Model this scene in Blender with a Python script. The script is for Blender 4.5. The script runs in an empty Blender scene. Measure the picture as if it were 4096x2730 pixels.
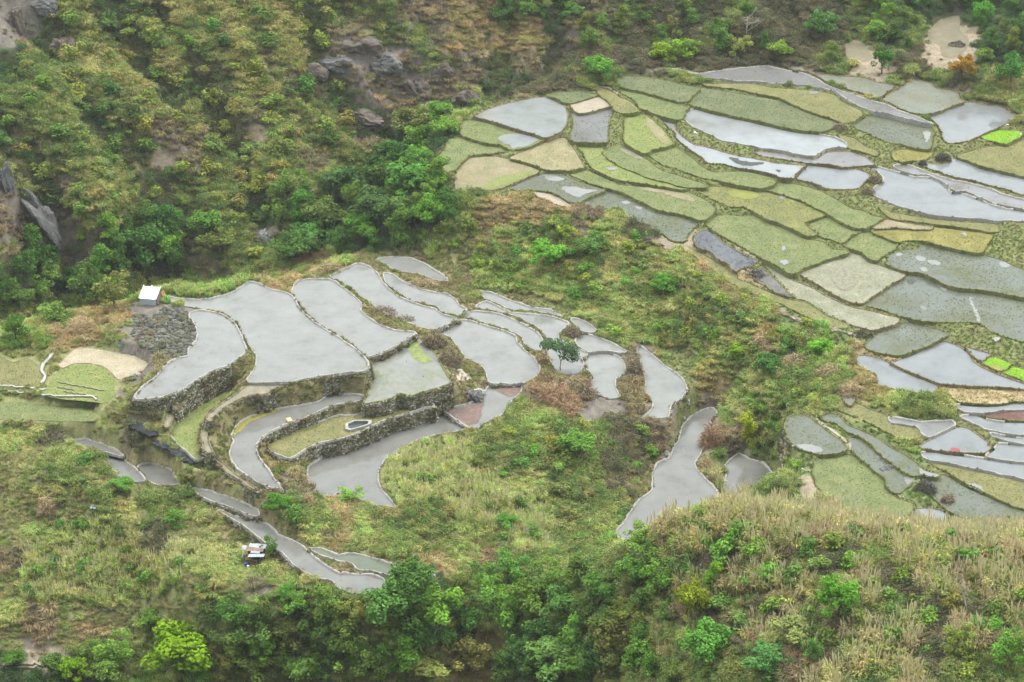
import bpy, bmesh, math, random
import numpy as np
from mathutils import Vector, Matrix
from mathutils.geometry import tessellate_polygon

random.seed(7)
rng = np.random.default_rng(11)
scene = bpy.context.scene
C = scene.collection

# ------------------------------------------------------------------ camera, sky, sun, exposure
CAM_Z = 190.0
PITCH = math.radians(28.0)
HFOV = math.radians(24.0)
cam_data = bpy.data.cameras.new('camera')
cam_data.sensor_width = 36.0
cam_data.lens = 18.0 / math.tan(HFOV / 2)
cam_data.clip_start = 1.0
cam_data.clip_end = 5000.0
cam = bpy.data.objects.new('camera', cam_data)
C.objects.link(cam)
cam.location = (0, 0, CAM_Z)
cam.rotation_euler = (math.pi / 2 - PITCH, 0, 0)
scene.camera = cam

SUN_EL, SUN_AZ = math.radians(58), math.radians(-60)
world = bpy.data.worlds.new('World')
scene.world = world
world.use_nodes = True
wn = world.node_tree
wn.nodes.clear()
sky = wn.nodes.new('ShaderNodeTexSky')
sky.sky_type = 'NISHITA'
sky.sun_disc = False
sky.sun_elevation = SUN_EL
sky.sun_rotation = -SUN_AZ
sky.dust_density = 4.0
sky.air_density = 1.0
sky.ozone_density = 1.0
hs = wn.nodes.new('ShaderNodeHueSaturation')
hs.inputs['Saturation'].default_value = 0.35
bg = wn.nodes.new('ShaderNodeBackground')
bg.inputs['Strength'].default_value = 0.15
wo = wn.nodes.new('ShaderNodeOutputWorld')
wn.links.new(sky.outputs[0], hs.inputs['Color'])
tintn = wn.nodes.new('ShaderNodeMix'); tintn.data_type = 'RGBA'; tintn.blend_type = 'MULTIPLY'; tintn.inputs[0].default_value = 1.0
tintn.inputs[7].default_value = (.955, 1.0, .965, 1)   # milky overcast rather than deep blue
wn.links.new(hs.outputs[0], tintn.inputs[6]); wn.links.new(tintn.outputs[2], bg.inputs[0])
wn.links.new(bg.outputs[0], wo.inputs[0])

sun_d = bpy.data.lights.new('sun', 'SUN')
sun_d.energy = 1.25
sun_d.angle = math.radians(26)
sun_d.color = (1.0, 0.985, 0.92)
sun = bpy.data.objects.new('sun', sun_d)
C.objects.link(sun)
_sd = Vector((math.sin(SUN_AZ) * math.cos(SUN_EL), math.cos(SUN_AZ) * math.cos(SUN_EL), math.sin(SUN_EL)))
sun.rotation_euler = _sd.to_track_quat('Z', 'Y').to_euler()

scene.view_settings.view_transform = 'Standard'
scene.view_settings.look = 'None'
scene.view_settings.exposure = 1.42
scene.view_settings.gamma = 1.0
scene.view_settings.use_curve_mapping = False

# ------------------------------------------------------------------ surveying: rays of the photograph against level planes
F = 2048.0 / math.tan(HFOV / 2)
cp, sp = math.cos(PITCH), math.sin(PITCH)

def ray(u, v):
    a = (np.asarray(u, float) - 2048.0) / F
    b = (1365.0 - np.asarray(v, float)) / F
    return a, cp + b * sp, -sp + b * cp

def at(u, v, z):
    dx, dy, dz = ray(u, v)
    t = (z - CAM_Z) / dz
    return t * dx, t * dy

def project(x, y, z):
    zz = np.asarray(z, float) - CAM_Z
    fwd = y * cp - zz * sp
    up = y * sp + zz * cp
    fwd = np.where(np.abs(fwd) < 1e-3, 1e-3, fwd)
    return 2048 + F * x / fwd, 1365 - F * up / fwd

CROPS = {}
for k, (x0, y0) in dict(A=(0, 0), B=(1350, 0), C=(2696, 0), D=(0, 900), E=(1350, 900), F=(2696, 900), G=(0, 1780),
                        H=(1350, 1780), I=(2696, 1780)).items():
    CROPS[k] = (x0, y0, 0.60580)
for k, (x0, y0) in dict(J=(1750, 300), K=(2400, 230), L=(3096, 230), M=(2600, 760), N=(3096, 760), O=(3096, 1400)).items():
    CROPS[k] = (x0, y0, 0.42535)
CROPS['Z'] = (0, 0, 1.0)

def src(crop, pts):
    x0, y0, s = CROPS[crop]
    out = []
    for w in pts.split():
        if w[0].isalpha():
            x0, y0, s = CROPS[w[0]]
            w = w[1:]
            if not w:
                continue
        a, b = w.split(',')
        out.append((x0 + float(a) * s, y0 + float(b) * s))
    return out

# ------------------------------------------------------------------ noise
_perm = rng.random((256, 256))

def vnoise(x, y):
    x = np.asarray(x, float); y = np.asarray(y, float)
    xi = np.floor(x).astype(int); yi = np.floor(y).astype(int)
    fx = x - xi; fy = y - yi
    fx = fx * fx * (3 - 2 * fx); fy = fy * fy * (3 - 2 * fy)
    g = lambda a, b: _perm[a & 255, b & 255]
    return (g(xi, yi) * (1 - fx) + g(xi + 1, yi) * fx) * (1 - fy) + (g(xi, yi + 1) * (1 - fx) + g(xi + 1, yi + 1) * fx) * fy

def fbm(x, y, o=4):
    s = 0; a = 0.5; n = 0
    for i in range(o):
        s = s + a * vnoise(x * 2 ** i + 17.3 * i, y * 2 ** i - 9.1 * i); n += a; a *= 0.5
    return s / n - 0.5

# ------------------------------------------------------------------ paddies: traced outlines
# key, kind, level (None = from the valley's own fall), crop, outline, description
PAD = []
def pad(key, kind, z, crop, pts, desc):
    PAD.append(dict(key=key, kind=kind, z=z, src=src(crop, pts), desc=desc))

# left complex
pad('p1', 'W', 7.0, 'D', '1255,585 1330,570 1420,585 1490,610 1540,650 1575,710 1605,780 1618,820 1590,865 1500,925 1420,955 1330,1000 1240,1060 1150,1110 1050,1140 905,1153 897,1130 950,1070 1030,1010 1080,950 1160,890 1240,870 1250,820 1300,770 1310,730 1290,660 1260,620', 'narrow curved grey paddy below the rocky mound of the white hut')
pad('p2', 'W', 6.0, 'D', '1110,482 1240,500 1400,492 1500,462 1570,432 1630,388 1690,388 1780,428 1880,452 1930,482 1980,560 2075,650 2195,725 2228,745 2290,790 2350,830 2415,895 2425,935 2400,965 2330,975 2228,985 2100,1000 1950,1030 1850,1042 1640,1042 1650,1005 1690,940 1695,870 1645,790 1612,730 1560,655 1500,605 1400,568 1260,545 1150,518', 'largest pale flooded paddy beside the white hut')
pad('p3', 'W', 4.6, 'D', '1940,405 1990,370 2170,366 2240,402 2311,458 2370,510 2388,545 2375,570 2430,620 2510,668 2590,698 2680,708 2735,715 2705,740 2630,788 2530,838 2430,873 2405,862 2360,815 2290,765 2205,722 2085,648 1995,555 1935,470', 'smooth grey paddy with a brown bank along its far side')
pad('p4', 'W', 0.5, 'E', '-50,345 0,320 60,290 120,265 170,265 218,288 262,330 295,385 345,435 395,478 455,502 555,540 640,560 685,595 745,612 788,622 735,650 640,692 600,690 530,670 490,655 440,635 350,595 280,590 240,580 210,505 180,490 150,480 60,420 0,380', 'long grey paddy curving behind the brown grassy bank')
pad('p5', 'W', 0.2, 'E', '310,322 360,332 420,372 480,402 560,432 640,452 720,462 765,492 805,540 845,560 828,575 790,602 742,588 692,572 652,542 562,520 472,492 422,462 355,412 315,368', 'slim wedge of grey water under the dry tan grass strip')
pad('p6', 'W', -0.2, 'E', '255,238 350,218 460,224 550,254 635,304 705,348 722,370 650,365 560,330 480,320 420,310 360,290 320,258', 'topmost small grey paddy at the tip of the left terraces')
pad('p7', 'W', -1.2, 'E', '935,442 1030,458 1110,494 1200,524 1280,550 1400,565 1445,592 1475,608 1380,585 1290,570 1170,565 1130,550 1085,536 1055,518 985,495 960,468', 'thin sliver of water along the upper right rim')
pad('p7b', 'W', -1.0, 'E', '930,530 980,512 1040,534 1080,558 1150,584 1250,594 1370,606 1455,626 1520,652 1495,680 1460,712 1450,750 1470,780 1400,750 1365,735 1345,698 1280,655 1200,615 1100,586 1000,565 920,552', 'curved grey paddy second from the upper right rim')
pad('p7c', 'W', -0.7, 'E', '840,592 900,578 1000,584 1090,604 1195,648 1305,708 1342,750 1345,780 1360,800 1330,832 1290,822 1245,792 1215,742 1180,718 1100,686 1000,656 880,622 835,610', 'grey strip of water hugging the widest central paddy')
pad('p8', 'W', -0.3, 'E', '820,634 900,648 1000,678 1100,708 1165,738 1182,782 1230,832 1290,882 1328,940 1332,970 1308,1000 1240,1038 1210,1048 1120,1048 1020,1048 1000,1040 990,990 950,930 890,900 850,890 820,840 780,790 740,740 645,706 700,674', 'wide central grey paddy with a rounded pale rim')
pad('p9', 'W', -1.5, 'E', '1350,830 1400,770 1480,775 1555,808 1640,855 1606,880 1620,920 1596,968 1540,988 1480,985 1430,940 1400,880', 'small pond around the lone flat topped tree')
pad('p10', 'W', -1.6, 'E', '1575,772 1602,724 1690,740 1798,780 1900,838 1895,850 1800,833 1700,838 1650,843 1592,800', 'little grey pond under the upper right bund')
pad('p11', 'W', -1.4, 'E', '1545,624 1620,640 1702,692 1688,712 1602,706 1578,670', 'smallest triangle of water on the upper right rim')
pad('p12', 'W', -2.0, 'E', '1625,882 1682,854 1780,854 1848,874 1884,912 1898,970 1884,992 1838,1018 1828,1060 1838,1100 1862,1142 1800,1150 1740,1130 1680,1110 1670,1050 1700,1030 1690,1000 1640,940', 'horn shaped grey paddy right of the lone tree')
pad('p13', 'W', -2.7, 'E', '1990,805 2055,845 2145,925 2245,994 2284,1042 2298,1100 2246,1158 2196,1198 2176,1268 2100,1280 2015,1283 2062,1240 2088,1190 2062,1130 2032,1100 2040,1030 2020,980 2012,920 1985,860', 'pale paddy at the right end of the left terraces')
pad('p14', 'Wm', -6.3, 'F', '215,1222 258,1218 280,1252 236,1300 260,1342 196,1420 176,1500 I132,122 150,172 214,242 284,325 240,400 100,470 H2000,700 1910,650 1870,620 1840,592 1890,522 1942,442 2002,362 2082,302 2082,202 2112,132 2192,92 2232,4 F30,1440 60,1330 130,1260', 'long brown grey channel paddy dropping toward the foreground ridge')
pad('p15', 'Wm', -7.4, 'I', '322,300 352,200 340,140 398,82 430,62 500,104 578,124 626,164 655,232 684,300 700,350 640,420 480,420 350,380', 'dark pond half hidden behind the grassy ridge')
pad('p16', 'SG', 3.5, 'E', '215,882 262,852 352,812 432,762 488,734 540,748 580,792 640,852 670,902 700,962 738,1020 742,1040 680,1068 600,1092 540,1112 480,1128 420,1110 380,1130 340,1152 250,1168 180,1178 200,1120 222,1060 213,980', 'weedy pale paddy with green scum in the middle of the terraces')
pad('p17', 'Wm', -0.8, 'E', '1010,1066 1100,1064 1206,1064 1210,1100 1146,1160 1106,1220 1076,1258 1000,1296 920,1344 882,1346 800,1298 742,1256 700,1226 760,1210 860,1190 950,1150 980,1100', 'small pond with red weed below the boulder')
pad('p18', 'Wm', 2.7, 'D', '2355,1130 2228,1122 2180,1122 2100,1172 1950,1202 1800,1224 1650,1272 1560,1332 1532,1400 1550,1432 1522,1500 1530,1545 G1542,122 1602,182 1690,242 1780,276 1850,292 1815,238 1750,150 1700,80 1684,10 D1692,1442 1740,1392 1850,1332 1960,1292 2080,1242 2200,1192 2311,1172 2400,1160 2440,1150', 'curving channel paddy below the tall stone wall')
pad('p19', 'Wm', -1.3, 'E', '0,1470 90,1450 220,1410 330,1350 440,1310 560,1280 640,1256 670,1244 720,1264 800,1314 836,1350 780,1368 650,1388 520,1428 430,1480 366,1528 H314,94 266,172 262,242 298,314 358,384 386,420 330,410 230,400 100,350 0,322 G2180,360 2110,350 2060,290 2040,230 2040,150 2110,100 2228,42', 'big brown grey paddy wrapped around the reed slope')
pad('p20', 'Wm', 0.4, 'D', '450,1435 540,1420 640,1445 740,1480 812,1532 G780,72 700,52 600,32 520,10', 'first muddy pond of the lower left row')
pad('p21', 'Wm', -0.2, 'G', '580,50 700,72 800,96 868,145 918,194 955,240 880,245 800,220 740,190 700,110 640,70', 'second muddy pond of the lower left row')
pad('p22', 'Wm', -0.4, 'G', '915,148 980,124 1060,148 1128,174 1160,222 1195,252 1130,272 1050,272 985,238 948,194', 'third muddy pond of the lower left row')
pad('p23', 'Wm', .1, 'G', '1272,292 1370,310 1450,336 1540,360 1615,394 1695,434 1710,470 1640,460 1540,420 1450,390 1350,350', 'short muddy strip pond above the long lower channel')
pad('p24', 'Wm', -0.6, 'G', '1440,435 1540,475 1640,495 1758,526 1806,566 1838,606 1900,626 1978,666 2046,726 2106,776 2176,826 2256,862 H40,856 130,864 220,864 298,894 334,934 380,965 330,980 230,1000 100,980 0,940 G2200,900 2050,860 1950,800 1880,720 1800,680 1700,600 1600,530 1500,470', 'long brown channel paddy behind the tin shed')
pad('p25', 'GB0', -0.4, 'H', '-180,690 -110,690 -50,714 0,735 90,722 178,736 256,760 366,796 466,826 576,840 640,845 615,880 550,920 480,900 430,890 360,870 290,850 220,830 140,825 100,790 0,762 -70,740 -140,712', 'green tinted pond beside the long lower channel')

# strips between the stone walls
pad('s1', 'PATH', 5.7, 'D', '2300,985 2170,1008 2000,1028 1880,1060 1780,1106 1610,1140 1490,1198 1412,1268 1392,1300 1366,1290 1382,1252 1472,1180 1569,1116 1650,1062 1850,1052 2000,1021 2170,1003', 'upper footpath rim above the curving channel paddy')
pad('s1b', 'PATH', 4.3, 'D', '1390,1318 1380,1337 1366,1402 1384,1470 1400,1500 1375,1505 1347,1475 1332,1400 1346,1330 1360,1306', 'bend of the footpath rim left of the curving channel paddy')
pad('s1c', 'PATH', 2.75, 'D', '1398,1515 1450,1562 G1532,180 1622,245 1700,300 1668,288 1594,242 1508,184 1410,88 D1376,1520', 'lower footpath rim running down to the grassy slope')
pad('s2', 'GR', 3.0, 'D', '1545,1095 1520,1135 1435,1205 1360,1285 1322,1345 1312,1420 1325,1480 1350,1530 1300,1555 1240,1500 1170,1445 1140,1400 1150,1340 1210,1265 1300,1195 1400,1125 1480,1085', 'mossy green terrace strip between the stone walls')
pad('s3', 'PATH', 5.2, 'D', '1510,985 1402,1045 1303,1105 1203,1175 1165,1215 1145,1200 1180,1150 1290,1078 1400,1020 1490,968', 'narrow footpath above the mossy green strip')
pad('s3b', 'PATH', 4.3, 'D', '1160,1232 1142,1252 1116,1330 1098,1340 1088,1322 1115,1240 1140,1212', 'lower end of the narrow footpath beside the burnt ditch')
pad('s4', 'O', 1.2, 'D', '1770,1425 1860,1382 1970,1342 2100,1308 2235,1264 E60,1270 200,1238 300,1207 440,1170 500,1162 590,1176 630,1200 562,1212 482,1242 380,1268 280,1302 200,1340 100,1386 0,1416 D2120,1436 2020,1475 1975,1510 1900,1540 1800,1500', 'grassy shelf between the two curving paddies')
pad('f1', 'GR', 4.6, 'D', '390,960 480,930 600,925 690,950 740,1000 800,1060 760,1120 700,1175 560,1165 400,1150 290,1120 330,1040', 'green vegetable plot with pale planted rows')
pad('f2', 'TS2', 4.7, 'D', '385,930 440,870 500,820 600,815 720,835 860,855 960,890 1000,930 940,960 850,1000 780,1020 740,980 690,940 600,915 480,918 420,945', 'fallow straw coloured plot above the vegetable rows')
pad('f3', 'O', 4.2, 'D', '-40,850 80,905 180,880 260,930 300,960 270,1060 150,1062 0,1055 -60,1050', 'olive plot left of the white zigzag channel')
pad('f4', 'G', 3.2, 'D', '-40,1180 80,1170 250,1180 420,1195 620,1200 640,1290 480,1300 250,1290 60,1280 -40,1290', 'lower green plot at the left edge')
pad('f5', 'TD', 12.4, 'C', '1700,190 1760,130 1880,105 1890,200 1945,260 1930,330 1850,385 1770,370 1750,300 1680,270', 'bare tan field with a dark ash heap on the far slope')
pad('f6', 'TD', 11.6, 'C', '1130,300 1190,265 1250,290 1290,340 1310,390 1230,412 1150,400', 'little bare tan field below the far slope trees')

# lie of the ground between them (no surface of their own)
def lie(z, crop, pts):
    PAD.append(dict(key='lie', kind=None, z=z, src=src(crop, pts), desc=''))
lie(5.1, 'D', '830,1215 900,1190 1000,1180 1140,1155 1115,1205 1075,1290 1000,1330 900,1300')
lie(3.1, 'D', '880,1340 1050,1340 1100,1410 1190,1490 1290,1580 1330,1640 1240,1640 1150,1570 1000,1470 900,1400')
lie(1.3, 'G', '1215,120 1330,150 1440,170 1500,215 1440,250 1330,200 1230,190')
lie(1.6, 'D', '560,1380 700,1330 830,1370 930,1440 1080,1550 1180,1620 1050,1600 900,1530 760,1440 620,1400')
lie(4.2, 'D', '640,1220 760,1200 830,1260 860,1330 760,1310 660,1290')
lie(.2, 'G', '1750,100 1850,60 1950,110 2000,200 2035,320 1950,330 1850,230')
lie(1.6, 'G', '1690,322 1850,332 1900,400 1960,470 1900,480 1800,425 1725,385')
lie(2.0, 'G', '1390,130 1500,205 1600,268 1690,318 1670,345 1580,310 1480,250 1370,165')
lie(.9, 'G', '1240,265 1330,262 1500,315 1640,365 1700,400 1600,360 1450,310 1320,285')
lie(-.9, 'G', '870,270 1000,300 1130,300 1220,285 1280,330 1200,360 1000,350 880,310')
lie(0.0, 'G', '1200,330 1290,352 1350,388 1425,425 1380,460 1250,410')
lie(-2.0, 'G', '1250,650 1500,620 1650,650 1750,700 1850,790 1950,850 1850,950 1500,900 1250,800')
lie(1.5, 'G', '-40,-40 200,-60 420,-60 520,60 640,160 760,240 900,290 700,280 400,120 100,60')
lie(-1.6, 'G', '900,400 1200,400 1400,420 1500,520 1600,620 1300,600 1000,480')
lie(6.6, 'D', '880,860 1000,880 1090,850 1200,790 1240,740 1250,650 1200,560 1000,560 850,600 780,700 800,800')

# right complex
pad('r01', 'WB', None, 'J', '350,395 480,327 600,288 760,253 900,223 1010,213 1108,238 1166,278 1205,322 1220,400 1200,478 1148,542 1020,592 900,553 760,518 560,453 430,413', 'brightest rounded pond at the far corner')
pad('r02', 'TS', None, 'J', '1258,280 1380,245 1510,210 1578,242 1630,290 1560,318 1380,362 1330,366 1282,330', 'pale bare tan plot beside the brightest pond')
pad('r03', 'S', None, 'J', '1272,350 1340,384 1400,374 1560,334 1652,310 1638,370 1604,450 1594,560 1588,632 1400,636 1262,618 1266,540 1285,450', 'speckled grey pond in front of the tan plot')
pad('r04', 'G', None, 'J', '260,452 330,428 430,434 560,472 760,537 900,572 995,602 930,640 840,680 700,700 680,690 600,650 480,640 340,600 240,560', 'mossy field with open water under the brightest pond')
pad('r05', 'G', None, 'J', '40,780 95,690 135,615 250,605 450,652 620,692 655,715 520,733 380,743 270,766 206,828 150,880 80,915 25,895', 'green field on the far left lip')
pad('r06', 'T', None, 'J', '220,865 292,795 400,780 540,776 680,806 845,864 915,894 930,920 820,968 700,1018 590,1066 450,1086 330,1076 195,1085 195,960', 'tan and green stubble field on the left lip')
pad('r07', 'P2', None, 'J', '700,785 725,765 832,725 960,655 1060,612 1175,602 1224,645 1292,745 1360,870 1320,880 1250,895 1160,890 1050,890 990,872 960,855 860,825 750,796', 'straw coloured field between two dark bunds')
pad('r08', 'GB', None, 'J', '705,1070 832,1004 950,956 1080,926 1168,941 1248,981 1338,1016 1445,1050 1550,1088 1450,1128 1340,1184 1260,1195 1150,1126 1050,1090 880,1076 760,1078', 'wet green field with patches of sky grey water')
pad('r09', 'TS', None, 'J', '900,1108 1050,1114 1138,1154 1246,1222 1310,1246 1200,1240 1080,1210 980,1166', 'small dry grey plot on the slope edge')
pad('r10', 'G', None, 'J', '1200,922 1300,894 1380,900 1500,950 1600,995 1700,1040 1900,1055 2100,1070 2300,1095 2425,1145 2520,1192 2580,1240 2590,1270 2545,1325 2480,1362 2350,1318 2200,1288 2082,1262 1952,1198 1772,1112 1592,1058 1452,1018 1342,970 1252,936', 'long green and straw strip in the middle of the right terraces')
pad('r11', 'GB', None, 'J', '1360,1212 1450,1155 1580,1096 1760,1156 1930,1236 2080,1306 2200,1326 2350,1356 2440,1395 2400,1430 2330,1500 2310,1560 2220,1555 2150,1500 2060,1460 1990,1410 1850,1360 1700,1282 1550,1262 1410,1246', 'wet blue green strip above the lip of the slope')
pad('r12', 'GR', None, 'J', '1345,664 1420,654 1516,654 1545,722 1586,802 1678,856 1748,896 1900,956 2000,990 2150,1016 2340,1062 2280,1074 2100,1040 1880,1008 1722,984 1602,944 1506,894 1446,844 1405,768', 'fresh green strip narrowing to the right')
pad('r13', 'G', None, 'J', '1615,715 1702,668 1778,684 1876,744 1996,834 2098,906 2250,950 2350,990 2450,1015 2525,1055 2440,1058 2300,1046 2122,996 1994,964 1904,924 1764,874 1694,834 1616,786 1575,735', 'green strip with a wet pale end beside the fresh green one')
pad('r14', 'GR', None, 'J', '1772,600 1782,450 1792,385 1940,380 1966,396 2092,502 2172,600 2200,648 2120,674 2000,704 1950,732 1882,704 1794,646', 'bright green and straw field below the narrow ditch')
pad('r15', 'G', None, 'K', '455,897 560,864 660,836 698,856 786,910 876,970 936,1026 1028,1076 1100,1090 1340,1080 1498,1110 1585,1134 1630,1180 1540,1224 1420,1218 1232,1178 1104,1148 984,1132 854,1088 724,1038 606,1004 516,946', 'curving green strip below the glinting channel')
pad('r16', 'WB', None, 'K', '560,563 640,578 706,607 696,642 716,692 766,744 838,796 898,830 1000,846 1148,890 1300,930 1450,956 1650,996 1800,1010 1922,1024 1876,1060 1826,1108 1814,1136 1700,1134 1600,1095 1450,1060 1300,1040 1150,1004 1024,994 964,944 884,894 804,834 726,766 706,706 646,656 604,608', 'glinting curved channel pond with dark weed')
pad('r18', 'WB', None, 'K', '788,562 822,513 882,488 960,494 1100,534 1300,584 1500,634 1700,674 1900,710 2100,740 2198,760 2276,794 2304,812 2318,848 2200,846 2108,866 2056,896 2008,930 1900,920 1750,886 1600,866 1430,836 1300,811 1150,786 1064,736 964,696 894,666 824,606', 'long smooth pond with rounded end and pale rim')
pad('r19', 'S2', None, 'K', '1445,888 1600,896 1738,911 1798,935 1900,949 2012,964 2088,928 2122,898 2220,888 2360,893 2418,908 2496,942 2560,990 2590,1012 2480,1018 2380,1026 2280,1034 2160,1011 1970,996 1900,988 1700,958 1520,926', 'thin muddy strip pond along the foot of the long smooth pond')
pad('r20', 'WR', None, 'L', '332,1022 500,1040 620,1056 740,1050 856,1079 894,1102 892,1130 844,1178 796,1230 700,1245 560,1240 460,1220 342,1174 226,1146 236,1110 284,1052', 'rounded grey pond left of the brown brush clump')
pad('r21', 'WR', None, 'L', '860,1038 950,1034 1050,1060 1200,1100 1330,1135 1438,1135 1526,1165 1634,1228 1634,1262 1688,1290 1780,1290 1900,1336 2050,1396 2200,1436 2351,1456 2480,1490 2440,1540 2260,1545 2210,1535 2100,1540 1900,1515 1700,1505 1480,1484 1330,1444 1180,1404 1080,1364 964,1314 928,1288 950,1224 1026,1182 1030,1130 985,1082 930,1064', 'widest grey pond of the right terraces')
pad('r22', 'S2', None, 'L', '1125,1032 1200,1014 1278,1024 1448,1089 1648,1154 1848,1194 1998,1234 2148,1294 2351,1346 2480,1376 2480,1446 2200,1404 2052,1364 1902,1304 1792,1260 1702,1264 1664,1230 1562,1156 1452,1106 1332,1106 1202,1071', 'weed speckled strip pond above the widest right pond')
pad('r23', 'WR', None, 'L', '1445,1004 1560,1009 1652,999 1674,954 1720,954 1828,999 1948,1054 2098,1089 2248,1124 2480,1150 2480,1325 2200,1246 2050,1206 1900,1166 1700,1126 1550,1076 1445,1038', 'grey pond with a notched left corner by the right edge')
pad('r24', 'B', None, 'L', '1940,755 2000,724 2130,689 2220,694 2306,699 2328,740 2250,781 2180,815 2100,806 2010,781', 'bright lime seedling bed beside the square grey pond')
pad('r25', 'WR', None, 'L', '1446,567 1550,524 1680,479 1790,435 1880,430 1990,455 2080,455 2168,494 2256,544 2328,572 2250,606 2150,646 2000,706 1920,746 1820,786 1700,810 1622,800 1595,758 1576,690 1536,630 1486,590', 'square grey pond touching the far right edge')
pad('r26', 'SL', None, 'L', '1025,397 1102,345 1202,290 1264,240 1330,220 1448,240 1516,294 1640,314 1715,334 1735,390 1780,424 1680,456 1560,504 1440,540 1340,530 1202,490 1122,446', 'pale scummy pond at the far upper right')
pad('r27', 'SL', None, 'L', '135,98 255,94 288,130 400,154 560,179 700,184 868,199 958,234 1104,264 1122,290 1056,326 978,385 930,374 820,335 684,295 564,240 484,220 404,170 320,138 200,120', 'pale weedy pond below the far upper hillside')
pad('r28', 'S2', None, 'L', '-1116,125 -996,112 -896,124 -776,152 -676,157 -536,137 -356,112 -196,97 -36,94 65,124 190,142 310,169 390,209 470,259 600,312 760,364 900,414 1050,454 1180,514 1290,549 1420,604 1485,628 1300,592 1130,547 990,522 930,509 790,455 700,402 620,352 560,315 450,292 300,269 100,252 0,249 -136,229 -356,222 -536,202 -676,197 -736,172 -876,146 -996,126', 'very long lilac grey pond along the far upper rim')
pad('r29', 'O', None, 'L', '-640,258 -430,252 -206,256 -36,289 164,304 330,319 450,334 556,359 616,414 696,454 795,502 812,540 755,586 690,610 640,605 540,565 400,525 270,474 160,424 30,370 -136,340 -336,296 -540,272', 'olive field under the very long rim pond')
pad('r30', 'GD', None, 'K', '955,294 1100,315 1350,356 1620,401 1758,426 1896,495 2046,565 2208,614 2190,650 2145,680 2050,695 1900,680 1700,644 1500,594 1300,554 1100,509 960,470 868,445 848,402 906,346', 'broad dark green field above the long smooth pond')
pad('r31', 'GD', None, 'K', '186,212 262,184 420,194 560,214 700,249 890,284 918,302 852,366 822,405 760,415 640,385 500,345 382,315 255,290 186,258', 'dull green field at the far upper left corner')
pad('r32', 'G', None, 'K', '208,313 380,345 520,385 650,420 780,460 822,482 784,500 764,565 738,584 560,540 452,495 408,484 338,400 256,352', 'green triangle field above the ditch')
pad('r33', 'O', None, 'K', '0,296 80,315 166,374 236,405 304,444 350,508 220,524 154,496 134,456 64,396 4,350', 'olive plot behind the bright green field')
pad('r33b', 'GD', None, 'J', '1055,192 1200,170 1350,170 1470,192 1380,226 1260,260 1192,254 1124,216', 'green plot behind the tan plot')
pad('r35', 'GB', None, 'L', '750,624 862,584 942,555 1060,565 1200,595 1350,635 1445,664 1472,700 1464,780 1444,858 1340,844 1200,814 1082,794 964,745 884,705 804,674', 'wet rice field beside the square grey pond')
pad('r36', 'O', None, 'L', '625,744 740,764 848,842 955,884 955,925 880,895 800,875 724,854 694,800', 'olive patch right of the long smooth pond')
pad('r37', 'OY', None, 'L', '1125,902 1200,875 1350,885 1472,903 1416,955 1330,965 1240,975 1155,966', 'yellowish olive plot left of the dark brush heap')
pad('r38', 'O', None, 'L', '1740,930 1900,880 2020,850 2160,835 2330,770 2480,760 2480,1120 2250,1090 2100,1055 1950,1015 1832,965', 'rough olive field below the lime seedling bed')
pad('r39', 'GY', None, 'M', '485,12 560,-15 730,-25 900,0 1078,26 1248,76 1398,121 1535,184 1628,232 1556,268 1476,288 1440,330 1545,415 1482,424 1354,365 1224,304 1104,264 1004,209 884,154 764,154 644,104 544,55', 'green field with a yellow green patch')
pad('r40', 'G', None, 'M', '1098,-3 1172,-50 1290,-54 1428,-30 1576,10 1726,90 1876,180 1996,205 2094,254 2178,272 2098,315 2018,354 1904,344 1824,304 1704,234 1564,160 1424,95 1264,41 1154,8', 'green strip below the rounded grey pond')
pad('r41', 'G', None, 'M', '1684,266 1778,316 1876,374 1965,385 1874,428 1806,492 1724,464 1646,444 1566,396 1530,325', 'small green plot beside the white rag')
pad('r42', 'T', None, 'N', '930,340 1060,290 1200,315 1380,344 1470,353 1455,370 1300,364 1150,354 965,364', 'narrow tan stubble plot')
pad('r43', 'OY', None, 'N', '930,388 1000,384 1150,380 1400,390 1490,362 1700,381 1850,401 2030,420 2002,488 1934,582 1800,568 1602,523 1402,473 1252,473 1152,483 1056,446', 'yellow olive rice field with tiny puddles')
pad('r43b', 'O', None, 'N', '1005,168 1090,214 1300,254 1500,284 1800,314 2055,325 2090,392 1900,365 1700,340 1480,315 1282,285 1124,264', 'thin olive strip along the widest right pond')
pad('r44', 'G', None, 'N', '705,482 832,415 900,406 1036,464 1132,512 1114,556 1056,585 976,634 956,662 904,644 854,584 784,564 704,540 668,510', 'green plot with a scatter of pale stones')
pad('r45', 'GB', None, 'N', '1110,612 1222,576 1380,561 1405,506 1560,551 1750,596 1948,626 2126,666 2246,726 2420,800 2420,1000 2250,985 2100,955 1900,925 1752,915 1624,884 1524,834 1424,784 1334,764 1254,764 1154,734 1080,698 1096,652', 'broad wet rice field dotted with puddles')
pad('r46', 'P', None, 'N', '668,652 760,596 828,645 898,685 998,725 1146,775 1210,802 1192,828 1094,876 994,946 894,1004 836,1053 800,1063 704,1034 604,994 484,924 384,864 256,795 196,770 304,726 452,676 562,645', 'pale stubble field with a dark damp stain')
pad('r47', 'GB', None, 'N', '890,1068 1004,974 1154,885 1234,846 1350,796 1436,815 1524,875 1616,926 1798,956 1998,976 2146,1006 2296,1046 2420,1110 2420,1420 2102,1345 1952,1255 1702,1234 1482,1234 1402,1224 1212,1184 1104,1144 964,1104', 'large wet field of sparse rice with a thin water lane')
pad('r48', 'G', None, 'M', '540,312 624,256 740,246 860,256 1000,256 1118,296 1228,336 1376,416 1516,476 1636,506 1694,564 1836,576 1836,598 1694,634 1556,684 1416,734 1330,783 1204,704 1064,634 924,554 764,464 626,386', 'large green field with two small puddles')
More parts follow.
